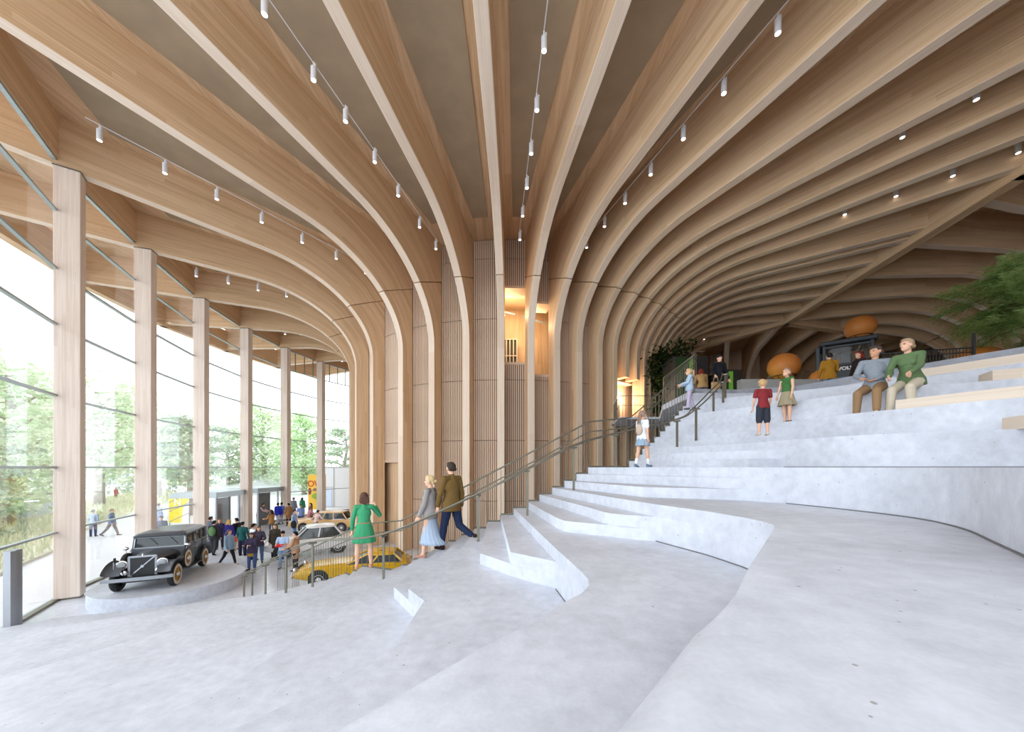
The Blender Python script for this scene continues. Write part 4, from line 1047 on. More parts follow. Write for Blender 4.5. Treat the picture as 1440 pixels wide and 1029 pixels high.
# ---------------------------------------------------------------- cars
CARGLASS=flat('car_glass',(.05,.06,.065,1),.06,noise=.1)
def paint(name,rgb,rough=.25,metal=0):
    return flat(name,srgb(*rgb),rough,metal,noise=.01)
def rrect(x0,x1,w,z,n=5,rf=.25,rr=.25):
    """rounded rectangle in plan: front x1, rear x0, half width w"""
    pts=[]
    for cx,cy,a0,r in ((x1-rf,w-rf,0,rf),(x0+rr,w-rr,90,rr),(x0+rr,-w+rr,180,rr),(x1-rf,-w+rf,270,rf)):
        for k in range(n+1):
            a=R_(a0+90*k/n); pts.append((cx+r*cos(a),cy+r*sin(a),z))
    return pts
def wheel(parent,c,r,w,side,rim,white=None,spokes=0,rimcol=None):
    """wheel: tyre with rim, spokes and hub as its own pieces; side=+1 left"""
    x,y,z=c; ax=(0,side,0)
    tyre=MB().lathe([(r*.60,-w/2),(r*.90,-w/2),(r*.985,-w*.30),(r,-w*.1),(r,w*.1),(r*.985,w*.30),(r*.90,w/2),(r*.62,w/2),(r*.60,w*.3)],c,ax,28,ring=True).build('wheel',M['rubber'],parent,autosmooth=50)
    if white: MB().lathe([(r*.64,w/2+.001),(r*.64,w/2+.008),(r*.88,w/2+.008),(r*.9,w/2+.001)],c,ax,28,ring=True).build('whitewall',white,tyre,autosmooth=40)
    o=Vector(c)+Vector((0,side*w*.30,0))
    if spokes:
        MB().tube([o+Vector((cos(2*pi*k/24)*r*.58,0,sin(2*pi*k/24)*r*.58)) for k in range(24)],.022,8,closed=True).build('rim',rimcol,tyre,smooth=True)
        MB().lathe([(.001,0),(r*.56,0),(r*.56,.01),(.001,.01)],tuple(o-Vector((0,side*.03,0))),ax,24).build('drum',M['black'],tyre)
        sm=MB()
        for k in range(spokes):
            a=2*pi*k/spokes; sm.cyl(o+Vector((cos(a)*r*.12,side*.03,sin(a)*r*.12)),o+Vector((cos(a)*r*.58,0,sin(a)*r*.58)),.019,.013,6)
        sm.build('spokes',rimcol,tyre)
        MB().lathe([(.001,.10),(.05,.09),(.08,.05),(.085,0),(.001,-.02)],tuple(o),ax,16).build('hub_cap',M['chrome'],tyre,smooth=True)
    else:
        MB().lathe([(.001,.045),(r*.22,.05),(r*.3,.03),(r*.5,.015),(r*.61,.05),(r*.61,-.02)],tuple(o),ax,24).build('hub_cap',rim,tyre,smooth=True)
    return tyre
# --- the black saloon of the nineteen-thirties on its round podium
pd_c=(-12.5,13.15)
pod=MB().lathe([(.001,0),(2.1,0),(2.1,.45),(.001,.45)],(pd_c[0],pd_c[1],0),(0,0,1),96).build('display_podium',M['concrete'],autosmooth=30)
tag(pod,'low round concrete podium carrying the black vintage car','podium')
hd_=Vector((.42,-.908)); vc=Vector((-12.95,13.28))
car=thing('vintage_car','black vintage saloon car with whitewall tyres on the round podium','car',(vc.x,vc.y,.45),atan2(hd_.y,hd_.x))
BK=paint('charcoal_lacquer',(78,82,88),.30); WHITEW=flat('whitewall',srgb(214,204,186),.7,noise=.03); YEL=flat('spoke_yellow',srgb(196,150,52),.4,noise=.03)
VX=1.33; WR=.385
for sx in(1,-1):
    for sd in(1,-1): wheel(car,(sx*VX,sd*.715,WR),WR,.17,sd,None,WHITEW,10,YEL)
# chassis and body
mb=MB(); mb.box(-1.9,1.75,-.45,.45,.34,.52); mb.build('chassis',M['black'],car)
rings=[]
for z,dx,w in((.46,0,.70),(.62,.02,.755),(.95,.03,.77),(1.16,.02,.76),(1.20,.0,.745)): rings.append(rrect(-1.78-dx*.5,.50,w,z,5,.06,.22))
body=MB().loft(rings).build('body',BK,car,autosmooth=45)
# door joints as thin dark strips let into the side
for sd in(1,-1):
    for x in(.42,-.36,-1.06): MB().box(x-.006,x+.006,sd*.752-.02,sd*.752+.02,.55,1.2).build('door_gap',M['black'],car)
    for x in(-.28,.33 if False else -.44): MB().bar((x,sd*.79,1.03),(x+.10,sd*.79,1.03),.02,.025).build('door_handle',M['chrome'],car)
    MB().box(-1.7,.48,sd*.772-.012,sd*.772+.012,1.135,1.155).build('belt_moulding',M['black'],car)
# glass house, pillars and roof
rings=[rrect(-1.70,.40,.715,1.19,5,.04,.20),rrect(-1.64,.33,.69,1.60,5,.04,.22)]
MB().loft(rings).build('window_glass',CARGLASS,car,autosmooth=40)
for sd in(1,-1):
    for x,wd in((.37,.07),(-.36,.09),(-1.06,.10),(-1.60,.22)):
        MB().bar((x+(.02 if x>0 else 0),sd*.722,1.19),(x-.03,sd*.70,1.62),.05,wd,up=(1,0,0)).build('pillar',BK,car)
    MB().bar((.43,sd*.735,1.21),(-1.66,sd*.735,1.21),.04,.05).build('sill_rail',BK,car)
MB().bar((.41,-.70,1.215),(.41,.70,1.215),.05,.05).build('windscreen_frame',M['greysteel'],car)
MB().bar((.352,-.69,1.585),(.352,.69,1.585),.05,.05).build('windscreen_frame',M['greysteel'],car)
for sd in(-1,1): MB().bar((.41,sd*.70,1.2),(.35,sd*.68,1.6),.035,.05,up=(1,0,0)).build('windscreen_frame',M['greysteel'],car)
for sd in(-.28,.28): MB().bar((.395,sd,1.56),(.425,sd+.22*(1 if sd<0 else 1),1.30),.012,.012).build('wiper',M['black'],car)
rings=[rrect(-1.70,.44,.725,1.585,5,.06,.26),rrect(-1.72,.46,.735,1.64,5,.08,.28),rrect(-1.66,.38,.68,1.71,5,.14,.32),rrect(-1.5,.2,.52,1.755,5,.2,.34),rrect(-1.2,-.1,.25,1.77,5,.12,.12)]
MB().loft(rings).build('roof',BK,car,autosmooth=60)
# bonnet
def arch(x,w,z0,z1,n=10):
    pts=[(x,-w,z0)]
    zs=z1-w*.55
    for k in range(n+1):
        a=pi-pi*k/n; pts.append((x,w*cos(a),zs+ (z1-zs)*sin(a)**.7 if sin(a)>1e-6 else zs))
    pts.append((x,w,z0)); return pts
rings=[arch(.52,.60,.52,1.20),arch(.9,.50,.52,1.18),arch(1.3,.40,.52,1.15),arch(1.56,.345,.54,1.12)]
MB().loft(rings).build('bonnet',BK,car,autosmooth=50)
MB().tube([(.5,0,1.205),(1.57,0,1.125)],.010,6).build('bonnet_hinge',M['chrome'],car)
for sd in(1,-1):
    lv=MB()
    for k in range(12): 
        x=.72+k*.055; w=.60-(x-.52)*.245; lv.obox((x,sd*(w+.004),.86),(.012,0,0),(0,.012,0),(0,0,.15))
    lv.build('louvres',M['black'],car)
# radiator
sh=MB()
for sd in(-1,1): sh.bar((1.60,sd*.335,.50),(1.60,sd*.335,1.14),.07,.05,up=(1,0,0))
sh.bar((1.60,-.36,1.14),(1.60,.36,1.14),.07,.06); sh.build('radiator_shell',M['greysteel'],car,bevel=.012)
MB().box(1.575,1.62,-.31,.31,.50,1.12).build('radiator_grille',M['black'],car)
MB().bar((1.63,-.30,.53),(1.63,.30,1.12),.015,.035).build('diagonal_bar',M['chrome'],car)
MB().lathe([(.001,.02),(.045,.02),(.05,0)],(1.63,0,.825),(1,0,0),20).build('round_badge',M['chrome'],car)
MB().cyl((1.6,0,1.15),(1.6,0,1.23),.03,.015,10).build('radiator_cap',M['chrome'],car)
# wings: front and rear arcs swept sideways, running boards
def wing(path,y0,y1,name,t=.035):
    path=smooth_path([Vector((x,0,z)) for x,z in path],6); rings=[]
    for i,p in enumerate(path):
        d=(path[min(i+1,len(path)-1)]-path[max(i-1,0)]).normalized(); n=Vector((-d.z,0,d.x))
        if n.z<0 and i<2: pass
        r=[]
        ys=[y0,y0+(y1-y0)*.35,y0+(y1-y0)*.75,y1-(y1-y0)*.06,y1]
        dr=[0,.012,0,-.04,-.11]
        up_=[Vector((p.x,y,p.z))-n*(-dd) for y,dd in zip(ys,dr)]
        lo=[q-n*t for q in up_[::-1]]
        rings.append([tuple(q) for q in up_+lo])
    return MB().loft(rings).build(name,BK,car,autosmooth=60)
for sd in(1,-1):
    wing([(.30,.40),(.55,.47),(.82,.66),(1.08,.82),(1.35,.875),(1.62,.83),(1.80,.73),(1.90,.62)][::-1],sd*.44,sd*.85,'front_wing')
    wing([(-.72,.40),(-.92,.60),(-1.15,.80),(-1.40,.85),(-1.65,.74),(-1.80,.52),(-1.84,.40)],sd*.60,sd*.86,'rear_wing')
    MB().box(-.80,.40,min(sd*.60,sd*.85),max(sd*.60,sd*.85),.35,.39).build('running_board',BK,car)
    # spare wheel standing in the wing
    sw=wheel(car,(.62,sd*.79,.78),.335,.14,sd,None,WHITEW,10,YEL); sw.name='spare_wheel'
    MB().cyl((.62,sd*.80,1.10),(.62,sd*.83,1.24),.012,n=6).build('mirror_stalk',M['chrome'],car)
    MB().ell((.62,sd*.83,1.27),.05,.09,.065).build('mirror',M['chrome'],car,smooth=True)
    # lamps
    hl=MB().lathe([(.001,-.17),(.08,-.14),(.13,-.06),(.15,.02),(.15,.05),(.13,.055)],(1.58,sd*.50,.90),(1,0,0),24).build('headlamp',M['chrome'],car,smooth=True)
    MB().lathe([(.13,.05),(.09,.075),(.001,.085)],(1.58,sd*.50,.90),(1,0,0),24).build('lens',flat('lamp_glass',(.30,.32,.33,1),.08,noise=.3,scale=30),hl,smooth=True)
    fl=MB().lathe([(.001,-.09),(.06,-.06),(.085,.02),(.08,.03),(.001,.045)],(1.70,sd*.42,.66),(1,0,0),18).build('fog_lamp',M['chrome'],car,smooth=True)
    MB().cyl((1.56,sd*.44,.78),(1.50,sd*.42,.62),.022,n=6).build('lamp_bracket',M['black'],car)
    MB().bar((1.55,sd*.46,.50),(1.92,sd*.46,.49),.04,.06).build('bumper_iron',M['black'],car)
MB().tube([(1.90,-.86,.49),(1.95,-.6,.49),(1.965,0,.49),(1.95,.6,.49),(1.90,.86,.49)],.018,8).build('bumper_back',M['greysteel'],car)
bp_=MB(); pts=[(1.93,-.88),(1.98,-.6),(1.995,0),(1.98,.6),(1.93,.88)]
for a,b_ in zip(pts,pts[1:]): bp_.bar((a[0],a[1],.495),(b_[0],b_[1],.495),.02,.11)
bp_.build('bumper',M['greysteel'],car)
MB().cyl((1.72,-.66,.72),(1.72,-.66,1.18),.008,n=6).build('flag_pole',M['chrome'],car)
MB().obox((1.66,-.66,1.10),(.07,0,0),(0,.004,0),(0,0,.06)).build('pennant',M['black'],car)
# --- later cars
def saloon(name,label,rear,front_dir,L,col,st,gh,wh,wr,wm,trims=()):
    """st: body stations (x,halfwidth,z_bottom,z_shoulder,z_top); gh: belt (x0,x1,w,z) roof (x0,x1,w,z)"""
    d=Vector(front_dir).normalized(); t=thing(name,label,'car',(rear.x,rear.y,0),atan2(d.y,d.x))
    rings=[]
    for (x,w,zb,zs,zt) in st:
        half=[(0,zb),(w*.86,zb),(w*.97,zb+.06),(w,zb+(zs-zb)*.45),(w*.99,zs-.05),(w*.93,zs),(w*.6,zt-.01),(0,zt)]
        ring=[(x,y,z) for y,z in half]+[(x,-y,z) for y,z in half[-2:0:-1]]
        rings.append(ring)
    MB().loft(rings).build('body',col,t,autosmooth=40)
    (a0,a1,aw,az),(b0,b1,bw,bz)=gh
    MB().loft([rrect(a0,a1,aw,az-.06,4,.18,.18),rrect(b0,b1,bw,bz,4,.16,.16)]).build('window_glass',CARGLASS,t,autosmooth=40)
    MB().loft([rrect(b0-.03,b1+.03,bw+.02,bz-.03,5,.18,.18),rrect(b0-.02,b1+.02,bw+.012,bz+.03,5,.2,.2),rrect(b0+.1,b1-.1,bw-.08,bz+.06,5,.2,.2),rrect(b0+.3,b1-.3,bw-.24,bz+.095,5,.15,.15),rrect(b0+.55,b1-.55,bw-.44,bz+.105,5,.05,.05)]).build('roof',col,t,autosmooth=60)
    for sd in(1,-1):
        for f,wd in((.02,.09),(.98,.07),(wm[0],.06))+(((wm[1],.06),) if len(wm)>1 else ()):
            p=Vector((a0+(a1-a0)*f,sd*(aw-.03 if .1<f<.9 else aw-.12),az-.02)); q=Vector((b0+(b1-b0)*f,sd*(bw-.005 if .1<f<.9 else bw-.08),bz))
            MB().bar(p,q,.05,wd,up=(1,0,0)).build('pillar',col,t)
        MB().bar((a0+.1,sd*(aw-.005),az-.0),(a1-.1,sd*(aw-.005),az-.0),.03,.03).build('window_trim',M['chrome'],t)
        for x in wh:
            yw=[s for s in st if abs(s[0]-x)<.8][0][1]
            MB().lathe([(.001,0),(wr*1.18,0),(wr*1.18,.012),(.001,.012)],(x,sd*(yw-.004),wr+.02),(0,sd,0),28).build('wheel_arch',M['black'],t)
            wheel(t,(x,sd*(yw-.075),wr),wr,.18,sd,M['lampwhite'])
        x0,x1=st[0][0],st[-1][0]
        hl=MB().lathe([(.001,-.1),(.09,-.05),(.1,.03),(.001,.05)],(x1-.03,sd*.58,.66),(1,0,0),18).build('headlamp',M['chrome'],t,smooth=True)
        MB().obox((x0+.01,sd*.62,.62),(.02,0,0),(0,.09,0),(0,0,.06)).build('rear_lamp',flat('rear_lamp_red',(.35,.02,.02,1),.2,noise=0),t)
    for x in(st[0][0]-.05,st[-1][0]+.05): MB().bar((x,-.76,.42),(x,.76,.42),.06,.09).build('bumper',M['chrome'],t,bevel=.02)
    MB().box(st[-1][0]-.02,st[-1][0]+.02,-.36,.36,.5,.68).build('grille',M['black'],t)
    return t
WH=paint('ivory_paint',(232,232,230)); BE=paint('beige_paint',(226,184,128)); YE=paint('mustard_paint',(214,166,24))
saloon('car','rounded white saloon car in the middle of the hall','x' and Vector((-8.75,20.05)),(-.87,-.5),4.4,WH,
  [(0,.55,.42,.62,.70),(.25,.72,.34,.78,.90),(.9,.80,.28,.88,.98),(1.9,.81,.25,.88,.94),(2.9,.80,.26,.86,.94),(3.6,.74,.30,.82,.92),(4.1,.66,.36,.74,.82),(4.35,.5,.42,.62,.66)],
  ((.75,3.0,.74,.92),(1.15,2.45,.58,1.42)),(1.0,3.5),.33,(.52,))
saloon('car','beige saloon car behind the white car, side on',Vector((-11.1,25.9)),(-1,-.06),4.6,BE,
  [(0,.72,.36,.70,.80),(.12,.80,.30,.82,.90),(1.0,.85,.26,.88,.93),(2.2,.86,.25,.88,.92),(3.3,.85,.26,.86,.92),(4.4,.82,.30,.80,.86),(4.6,.74,.36,.70,.76)],
  ((.62,3.15,.78,.90),(1.0,2.65,.62,1.34)),(.95,3.55),.31,(.36,.68))
saloon('car','low mustard yellow coupe seen between the railing balusters',Vector((-4.25,14.9)),(-.97,-.22),4.0,YE,
  [(0,.66,.34,.62,.70),(.12,.76,.28,.76,.84),(.9,.82,.24,.82,.88),(2.0,.82,.23,.80,.84),(2.9,.82,.24,.78,.82),(3.8,.78,.28,.70,.76),(4.2,.66,.34,.58,.62)],
  ((.25,2.4,.74,.82),(.62,1.65,.58,1.10)),(.9,3.3),.31,(.55,))
# ---------------------------------------------------------------- things on the upper floor
ORA=flat('orange_ball',srgb(206,128,58),.55,noise=.04,scale=2)
def ball(label,c,r):
    c=Vector(c); t=thing('display_ball',label,'ball',(c.x,c.y,UZ))
    MB().ell(c,r*1.04,r*1.04,r*.98,n=36,m=24).build('ball',ORA,t,world=True,smooth=True)
    if c.z-r>UZ+.25:
        zz=c.z-r*.72; rr=sqrt(max(.01,1-.72*.72))*r*1.08
        MB().tube([(c.x+rr*cos(2*pi*k/32),c.y+rr*sin(2*pi*k/32),zz) for k in range(32)],.018,6,closed=True).build('ring',M['black'],t,world=True,smooth=True)
        MB().cyl((c.x,c.y,UZ+.02),(c.x,c.y,c.z-r*1.06),.045,n=12).build('pole',M['black'],t,world=True)
        for k in range(4):
            a=2*pi*k/4+.4; MB().tube([(c.x,c.y,c.z-r*1.08),(c.x+rr*.6*cos(a),c.y+rr*.6*sin(a),c.z-r*1.0),(c.x+rr*cos(a),c.y+rr*sin(a),zz)],.014,6).build('arm',M['black'],t,world=True)
    MB().lathe([(.001,0),(.42,0),(.42,.03),(.001,.05)],(c.x,c.y,UZ),(0,0,1),32).build('base',M['black'],t,world=True,autosmooth=30)
ball('big orange ball on a black stand behind the two children',(12.99,17.0,9.36),.64)
ball('orange ball held highest, above the dark machine',(18.6,19.0,12.0),.64)
ball('small orange ball low beside the person in mustard',(14.0,16.1,8.55),.43)
ball('orange ball partly hidden by the top terrace near the indoor tree',(18.3,14.0,8.55),.75)
# lit booths
GRN=flat('green_panel',srgb(20,60,14),.35,noise=.25,scale=1.2)
GLOW=flat('green_glow',srgb(60,120,26),.4,noise=.2,scale=1.5,emit=(.25,.5,.08,1),estr=.07)
def booth(label,x0,x1,y,z1,split):
    t=thing('exhibit_booth',label,'booth',((x0+x1)/2,y,UZ))
    MB().box(x0,x1,y,y+1.6,UZ,z1).build('cabinet',M['black'],t,world=True,bevel=.02)
    MB().box(x0+.06,split,y-.03,y,UZ+.06,z1-.1).build('panel',GRN,t,world=True)
    MB().box(split,split+.22,y-.04,y,UZ+.06,z1-.1).build('lit_panel',GLOW,t,world=True)
booth('tall black booth with dark green panels beside the plants at the stair head',8.7,10.5,19.0,10.5,9.45)
booth('black booth with a glowing green edge right of the man in black',10.7,11.65,18.0,9.5,10.95)
lamp('booth_lamp',(11.1,17.5,UZ+.3),7,(.45,1,.2),.1); lamp('booth_lamp',(9.6,18.5,UZ+.5),4,(.45,1,.2),.1)
# plants
def leaves(mb,pts,rn,size,n,spread,droop=.3,asp=2.2):
    for p in pts:
        for _ in range(n):
            q=Vector(p)+Vector((rn.gauss(0,spread),rn.gauss(0,spread),rn.gauss(0,spread*.8)))
            d=Vector((rn.uniform(-1,1),rn.uniform(-1,1),rn.uniform(-.8,.5)-droop*.3)).normalized(); a=d.cross(Vector((rn.uniform(-1,1),rn.uniform(-1,1),1))).normalized()
            s=size*rn.uniform(.6,1.3); l=d*s*asp*.5; w=a*s*.5
            mb.add([q-l,q+w*.8-l*.1,q+l,q-w*.8-l*.1],[(0,1,2,3)])
def leafmat(name,a,b_):
    m,nt,bs=nmat(name); N=nt.nodes; oi=N.new('ShaderNodeNewGeometry'); rp=N.new('ShaderNodeValToRGB')
    rp.color_ramp.elements[0].color=a; rp.color_ramp.elements[1].color=b_
    nt.links.new(oi.outputs['Random Per Island'],rp.inputs[0]); nt.links.new(rp.outputs[0],bs.inputs['Base Color']); bs.inputs['Roughness'].default_value=.6
    bs.inputs['Specular IOR Level'].default_value=.2
    tr=N.new('ShaderNodeBsdfTranslucent'); nt.links.new(rp.outputs[0],tr.inputs[0]); mx=N.new('ShaderNodeMixShader'); mx.inputs[0].default_value=.45
    out=[n for n in N if n.type=='OUTPUT_MATERIAL'][0]
    nt.links.new(bs.outputs[0],mx.inputs[1]); nt.links.new(tr.outputs[0],mx.inputs[2]); nt.links.new(mx.outputs[0],out.inputs[0]); return m
M['leafdark']=leafmat('dark_leaf',srgb(22,34,18),srgb(62,84,40)); M['needle']=leafmat('needle_leaf',srgb(112,150,88),srgb(204,222,150))
M['bark']=flat('bark',srgb(112,92,76),.9,noise=.15,scale=6); M['soil']=flat('soil',srgb(60,48,40),.95)
rn=random.Random(3)
t=thing('indoor_shrub','dark leafy shrub in a planter at the stair head beside the trunk','plant',(9.2,21.0,UZ))
MB().lathe([(.001,0),(.55,0),(.65,.6),(.58,.6),(.001,.55)],(9.2,21.0,UZ),(0,0,1),24).build('planter',M['black'],t,world=True,autosmooth=30)
pts=[(9.2+rn.gauss(0,.55),21.0+rn.gauss(0,.5),UZ+1.0+rn.uniform(0,3.6)) for _ in range(70)]
mb=MB(); leaves(mb,pts,rn,.16,26,.28); mb.build('foliage',M['leafdark'],t,world=True)
for k in range(6): MB().tube([(9.2,21.0,UZ+.5),(9.2+rn.gauss(0,.3),21.0+rn.gauss(0,.3),UZ+2.0),(9.2+rn.gauss(0,.6),21.0+rn.gauss(0,.5),UZ+3.8)],[.04,.03,.012],6).build('stem',M['bark'],t,world=True)
# tall fine-leaved tree on the right
tx,ty=18.3,12.4
t=thing('indoor_tree','tall fine-leaved indoor tree rising beyond the top terrace at the right edge','tree',(tx,ty,UZ))
MB().lathe([(.001,0),(.7,0),(.8,.7),(.72,.7),(.001,.6)],(tx,ty,UZ),(0,0,1),32).build('planter',M['black'],t,world=True,autosmooth=30)
MB().tube([(tx,ty,UZ+.6),(tx+.05,ty,UZ+2.4),(tx-.1,ty+.05,UZ+4.2)],[.13,.10,.06],10).build('trunk',M['bark'],t,world=True)
tips=[]
for k in range(38):
    a=rn.uniform(0,2*pi) if k>9 else rn.uniform(2.3,4.0); e=rn.uniform(-.25,.95); L=rn.uniform(1.2,2.3); z0=UZ+rn.uniform(2.0,4.3)
    d=Vector((cos(a)*cos(e),sin(a)*cos(e),sin(e))); p0=Vector((tx,ty,z0)); p1=p0+d*L*.5+Vector((0,0,.1)); p2=p0+d*L+Vector((0,0,-.28))
    MB().tube([p0,p1,p2],[.035,.022,.006],5).build('branch',M['bark'],t,world=True)
    for f in(.45,.62,.78,.9,1.0):
        c=p0.lerp(p1,f*2) if f<.5 else p1.lerp(p2,(f-.5)*2)
        for _ in range(3): tips.append((c,d))
mb=MB()
for c,d in tips:
    for s in range(6):
        sd=(d+Vector((rn.gauss(0,.7),rn.gauss(0,.7),rn.gauss(-.1,.3)))).normalized(); L=rn.uniform(.35,.75); st=Vector(c)+Vector((rn.gauss(0,.1),rn.gauss(0,.1),rn.gauss(0,.07)))
        for k in range(20):
            f=k/20; q=st+sd*L*f+Vector((0,0,-.16*f*f)); side=sd.cross(Vector((0,0,1))).normalized()*(1 if k%2 else -1)
            v=(side*.9+sd*.5+Vector((0,0,rn.uniform(-.45,.1)))).normalized()*rn.uniform(.09,.17); w=sd*.013
            mb.add([q-w,q+w,q+v],[(0,1,2)])
mb.build('foliage',M['needle'],t,world=True)
# dark machine with a glazed cab
NAVY=flat('machine_paint',srgb(44,52,60),.4,noise=.05); NAVL=flat('machine_grey',srgb(98,112,122),.45,noise=.05)
mx,my=14.5,15.6
t=thing('loader_machine','dark compact loader with a tall glazed cab on the upper floor','machine',(mx+.85,my+.8,UZ))
def mbx(name,x0,x1,y0,y1,z0,z1,mat,bev=.03): return MB().box(mx+x0,mx+x1,my+y0,my+y1,UZ+z0,UZ+z1).build(name,mat,t,world=True,bevel=bev)
mbx('body',0.05,1.75,.1,2.6,.45,1.45,NAVL,.08); mbx('engine_cover',.0,1.75,0,1.0,1.3,2.22,NAVY,.10)
mbx('side_panel',.12,.28,-.02,.1,1.0,1.9,NAVY); mbx('side_panel',1.45,1.62,-.02,.1,1.0,1.9,NAVY)
mbx('light_panel',.35,1.35,-.03,.05,1.05,1.7,NAVL); mbx('hood',1.75,2.35,.2,2.2,1.2,2.35,NAVY,.06)
for x in(.02,1.62):
    for y in(.25,1.6): mbx('cab_post',x,x+.11,y,y+.11,2.2,3.35,NAVY,.015)
mbx('cab_post',-.22,-.08,.2,.34,1.6,3.2,NAVY,.015)
mbx('cab_frame',.02,1.73,.24,.36,2.2,2.34,NAVY,.015); mbx('cab_frame',.02,1.73,.24,.36,3.08,3.18,NAVY,.015)
mbx('cab_roof',-.08,1.85,.15,1.9,3.22,3.42,NAVY,.06); mbx('cab_glass',.12,1.62,.30,.32,2.3,3.2,M['glass'],0)
mbx('seat',.7,1.1,.9,1.05,2.2,2.95,M['black'],.05); mbx('seat',.7,1.1,.6,1.05,2.2,2.35,M['black'],.05)
MB().bar((mx+1.0,my+.5,UZ+2.25),(mx+1.35,my+.45,UZ+3.2),.05,.05).build('boom_lever',M['black'],t,world=True)
for x in(.25,1.5):
    for y in(.5,2.1): MB().cyl((mx+x-.2,my+y,UZ+.48),(mx+x+.2,my+y,UZ+.48),.48,n=28).build('wheel',M['rubber'],t,world=True,autosmooth=40,bevel=.05)
def text(body,name,loc,size,mat,parent=None,rot=(pi/2,0,0),ext=.006,bold=.0,space=1):
    cu=bpy.data.curves.new(name,'FONT'); cu.body=body; cu.size=size; cu.extrude=ext; cu.align_x='CENTER'; cu.align_y='CENTER'; cu.offset=bold; cu.space_character=space
    o=bpy.data.objects.new(name,cu); C.objects.link(o); dg=bpy.context.evaluated_depsgraph_get(); me=bpy.data.meshes.new_from_object(o.evaluated_get(dg)); bpy.data.objects.remove(o); bpy.data.curves.remove(cu)
    me.name=name; me.materials.clear(); me.materials.append(mat)
    o=bpy.data.objects.new(name,me); C.objects.link(o); o.location=loc; o.rotation_euler=rot
    if parent is not None: o.parent=parent; o.matrix_parent_inverse=parent.matrix_basis.inverted()
    return o
text('VOLVO','lettering',(mx+.86,my-.012,UZ+2.05),.21,M['white'],t,bold=.008)

t.rotation_euler.z=-.62
# ---------------------------------------------------------------- outside the glass
PAVE=flat('outdoor_paving',(.74,.74,.76,1),.8,noise=.03,scale=2)
fo=[tuple(g) for g in GP]
tag(MB().prism([(-24,-8),(-140,-8),(-140,160),(-12,160),(-12,72),(-18,44)]+[(g.x-.3,g.y) for g in GP[::-1]][1:],-.32,-.02).build('ground',PAVE),'pale paving outside','ground',kind='structure')
rn=random.Random(11)
# raised ground far behind
def slab(px,z,name,mat,h=.3,lab=None):
    pts=[PZ(x,y,z) for x,y in px]; return tag(MB().prism([(p.x,p.y) for p in pts],z-h,z).build(name,mat),lab,None,kind='structure')
GRASSB=flat('bed_soil',srgb(214,214,192),.95,noise=.12,scale=1)
bed=[(-120,812),(0,806),(34,790),(78,772),(128,738),(196,716),(236,706),(236,690),(196,692),(128,704),(84,716),(0,724),(-120,740)]
slab(bed,.12,'planting_bed',GRASSB,.3,'meadow planting bed outside')
# meadow flowers and grasses
pl=[PZ(x,y,.12) for x,y in bed]; 
def inside(x,y,poly):
    c=False; j=len(poly)-1
    for i in range(len(poly)):
        if (poly[i].y>y)!=(poly[j].y>y) and x<(poly[j].x-poly[i].x)*(y-poly[i].y)/(poly[j].y-poly[i].y)+poly[i].x: c=not c
        j=i
    return c
x0,x1=min(p.x for p in pl),max(p.x for p in pl); y0,y1=min(p.y for p in pl),max(p.y for p in pl)
mb=MB(); cnt=0
while cnt<9000:
    x,y=rn.uniform(x0,x1),rn.uniform(y0,y1)
    if not inside(x,y,pl): continue
    cnt+=1; h=rn.uniform(.25,.75); a=rn.uniform(0,2*pi); w=rn.uniform(.03,.09)
    mb.add([(x-w*cos(a),y-w*sin(a),.1),(x+w*cos(a),y+w*sin(a),.1),(x+rn.gauss(0,.12),y+rn.gauss(0,.12),h)],[(0,1,2)])
    if rn.random()<.35: mb.add([(x-w,y,h*.9),(x,y-w,h*.9),(x+w,y,h),(x,y+w,h)],[(0,1,2,3)])
tag(mb.build('meadow_grass',leafmat('meadow_leaf',srgb(186,198,160),srgb(240,230,210))),'pale green and buff meadow grasses outside the nearest columns','grass',kind='stuff')
